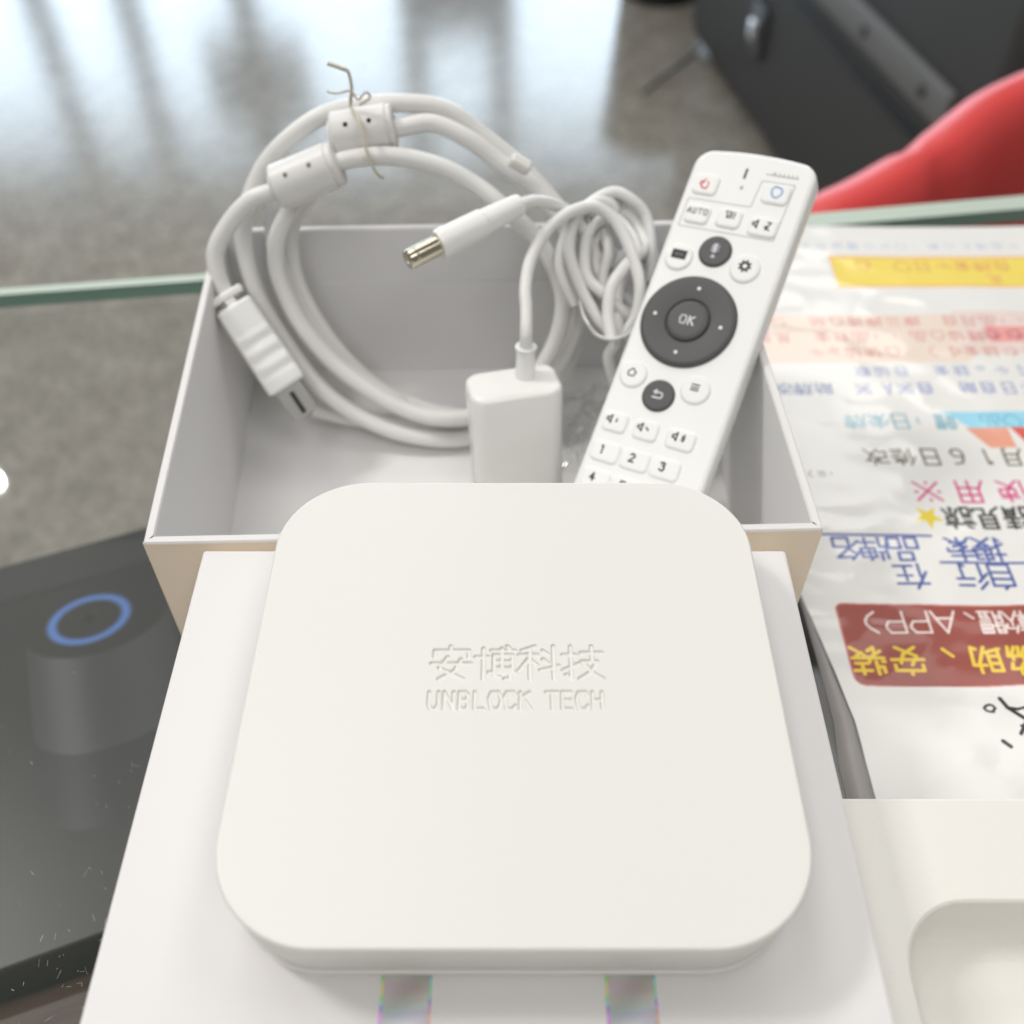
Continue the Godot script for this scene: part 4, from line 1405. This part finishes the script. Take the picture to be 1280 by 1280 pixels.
	c = B.call(8.2, 34.4)
	s = new_st()
	# gear: ring with eight teeth
	for i in 32:
		var a0 := TAU * i / 32
		var a1 := TAU * (i + 1) / 32
		var ro := 1.95 if i % 4 < 2 else 1.45
		quad(s, V(c.x + cos(a0) * 0.7, 0.70, c.y + sin(a0) * 0.7), V(c.x + cos(a1) * 0.7, 0.70, c.y + sin(a1) * 0.7), V(c.x + cos(a1) * ro, 0.70, c.y + sin(a1) * ro), V(c.x + cos(a0) * ro, 0.70, c.y + sin(a0) * ro), Vector3.UP)
	obj("icon", s, m_ink, o)
	# direction pad
	c = B.call(-2.3, 54.5)
	s = new_st()
	prism(s, circle(c.x, c.y, 14.4, 14.4, 72), [Vector2(7.8, 0.4), Vector2(7.6, 0.95), Vector2(7.0, 1.15), Vector2(1.4, 1.25), Vector2(0.5, 1.05), Vector2(0.1, 0.6), Vector2(0, 0), Vector2(0, -0.5)], true, false)
	var pad := obj("direction_pad", s, m_dark_rubber, t)
	s = new_st()
	prism(s, circle(c.x, c.y, 6.4, 6.4, 48), [Vector2(1.6, 1.6), Vector2(0.7, 1.5), Vector2(0.2, 1.2), Vector2(0, 0.7), Vector2(0, 0.3)], true, false)
	o = obj("confirm_key", s, m_dark_rubber, t)
	ink.call(o, G["O"], c + Vector2(-1.25, 0), 2.0, 2.5, 0.5, 1.65, pale, "lettering")
	ink.call(o, G["K"], c + Vector2(1.35, 0), 2.0, 2.5, 0.5, 1.65, pale, "lettering")
	for d in [Vector2(0, -10.2), Vector2(10.2, 0), Vector2(0, 10.2), Vector2(-10.2, 0)]:
		s = new_st()
		prism(s, circle(c.x + d.x, c.y + d.y, 0.6, 0.6, 14), [Vector2(0.3, 1.45), Vector2(0.05, 1.35), Vector2(0, 1.0)], true, false)
		obj("direction_dot", s, mat(Color(0.95, 0.94, 0.9), 0.5), pad)
	# home, back, menu
	o = round.call("home_key", -12.6, 74.0, 4.3, 1.0, m_remote)
	ink.call(o, "183f cfe8 8118 81f8 3fcf", B.call(-13.0, 73.4), 2.7, 2.5, 0.4, 1.04, m_ink)
	o = round.call("back_key", -2.9, 78.4, 4.95, 1.2, m_dark_rubber)
	ink.call(o, G["back"], B.call(-3.1, 78.2), 3.4, 2.8, 0.5, 1.25, pale)
	o = round.call("menu_key", 7.0, 74.0, 4.5, 1.0, m_remote)
	ink.call(o, G["menu"], B.call(6.8, 73.4), 2.5, 2.3, 0.42, 1.04, m_ink)
	# volume keys
	for i in 3:
		var x: float = [-12.6, -2.8, 8.0][i]
		o = cap.call(["volume_down_key", "mute_key", "volume_up_key"][i], key.call(x, 89.4, 7.8 if i < 2 else 8.8, 6.4), 1.0, m_remote)
		c = B.call(x - 0.9, 88.8)
		ink.call(o, G["speaker"], c + Vector2(-0.4, 0), 2.4, 2.4, 0.45, 1.04, m_ink)
		ink.call(o, G[["soft sound", "mute", "sound"][i]], c + Vector2(0.7 if i != 1 else 0.4, 0), 2.6, 2.4, 0.42, 1.04, m_ink)
	# number keys: rows of three joined bars
	var nums := ["1", "2", "3", "4", "5", "6"]
	for i in 6:
		var x: float = -12.2 + (i % 3) * 9.4
		var y: float = 98.8 + (i / 3) * 8.6
		o = cap.call("number_key", key.call(x, y, 9.15, 6.6), 0.9, m_remote)
		ink.call(o, G[nums[i]], B.call(x - 0.9, y - 0.5), 1.9, 2.5, 0.5, 0.94, m_ink, "digit")
	for i in 6:
		var x: float = -12.2 + (i % 3) * 9.4
		o = cap.call("number_key", key.call(x, 116.0 + (i / 3) * 8.6, 9.15, 6.6), 0.9, m_remote)

func plastic_bag() -> void:
	# crumpled clear bag on the bottom of the open box, beside the adapter
	var nz := FastNoiseLite.new()
	nz.seed = 91
	nz.frequency = 0.09
	nz.fractal_octaves = 3
	var s := new_st()
	var n := 46
	var g := []
	for j in n + 1:
		var r := []
		for i in n + 1:
			var x := lerpf(-17, 22, float(i) / n)
			var z := lerpf(-22, 20, float(j) / n)
			var e := minf(minf(x + 17, 22 - x), minf(z + 22, 20 - z))
			var h := clampf(e / 9.0, 0, 1)
			var y := 0.5 + h * (6.0 + 13.0 * absf(nz.get_noise_2d(x * 1.3, z * 1.3)) + 8.0 * nz.get_noise_2d(x * 0.5 + 50, z * 0.5))
			r.append(V(x + 3.0 * nz.get_noise_2d(z * 2.0, x), maxf(0.4, y), z + 3.0 * nz.get_noise_2d(x * 2.0 + 90, z)))
		g.append(r)
	s.set_smooth_group(1)
	for j in n:
		for i in n:
			for v in [g[j][i], g[j + 1][i], g[j + 1][i + 1], g[j][i], g[j + 1][i + 1], g[j][i + 1]]:
				s.add_vertex(v * MM)
	s.generate_normals()
	var m := mat(Color(0.85, 0.85, 0.84, 0.12), 0.12)
	m.transparency = BaseMaterial3D.TRANSPARENCY_ALPHA
	tag(obj("plastic_bag", s, m, self, V(34, 2.4, -262)), "crumpled clear plastic bag on the bottom of the open box", "bag")
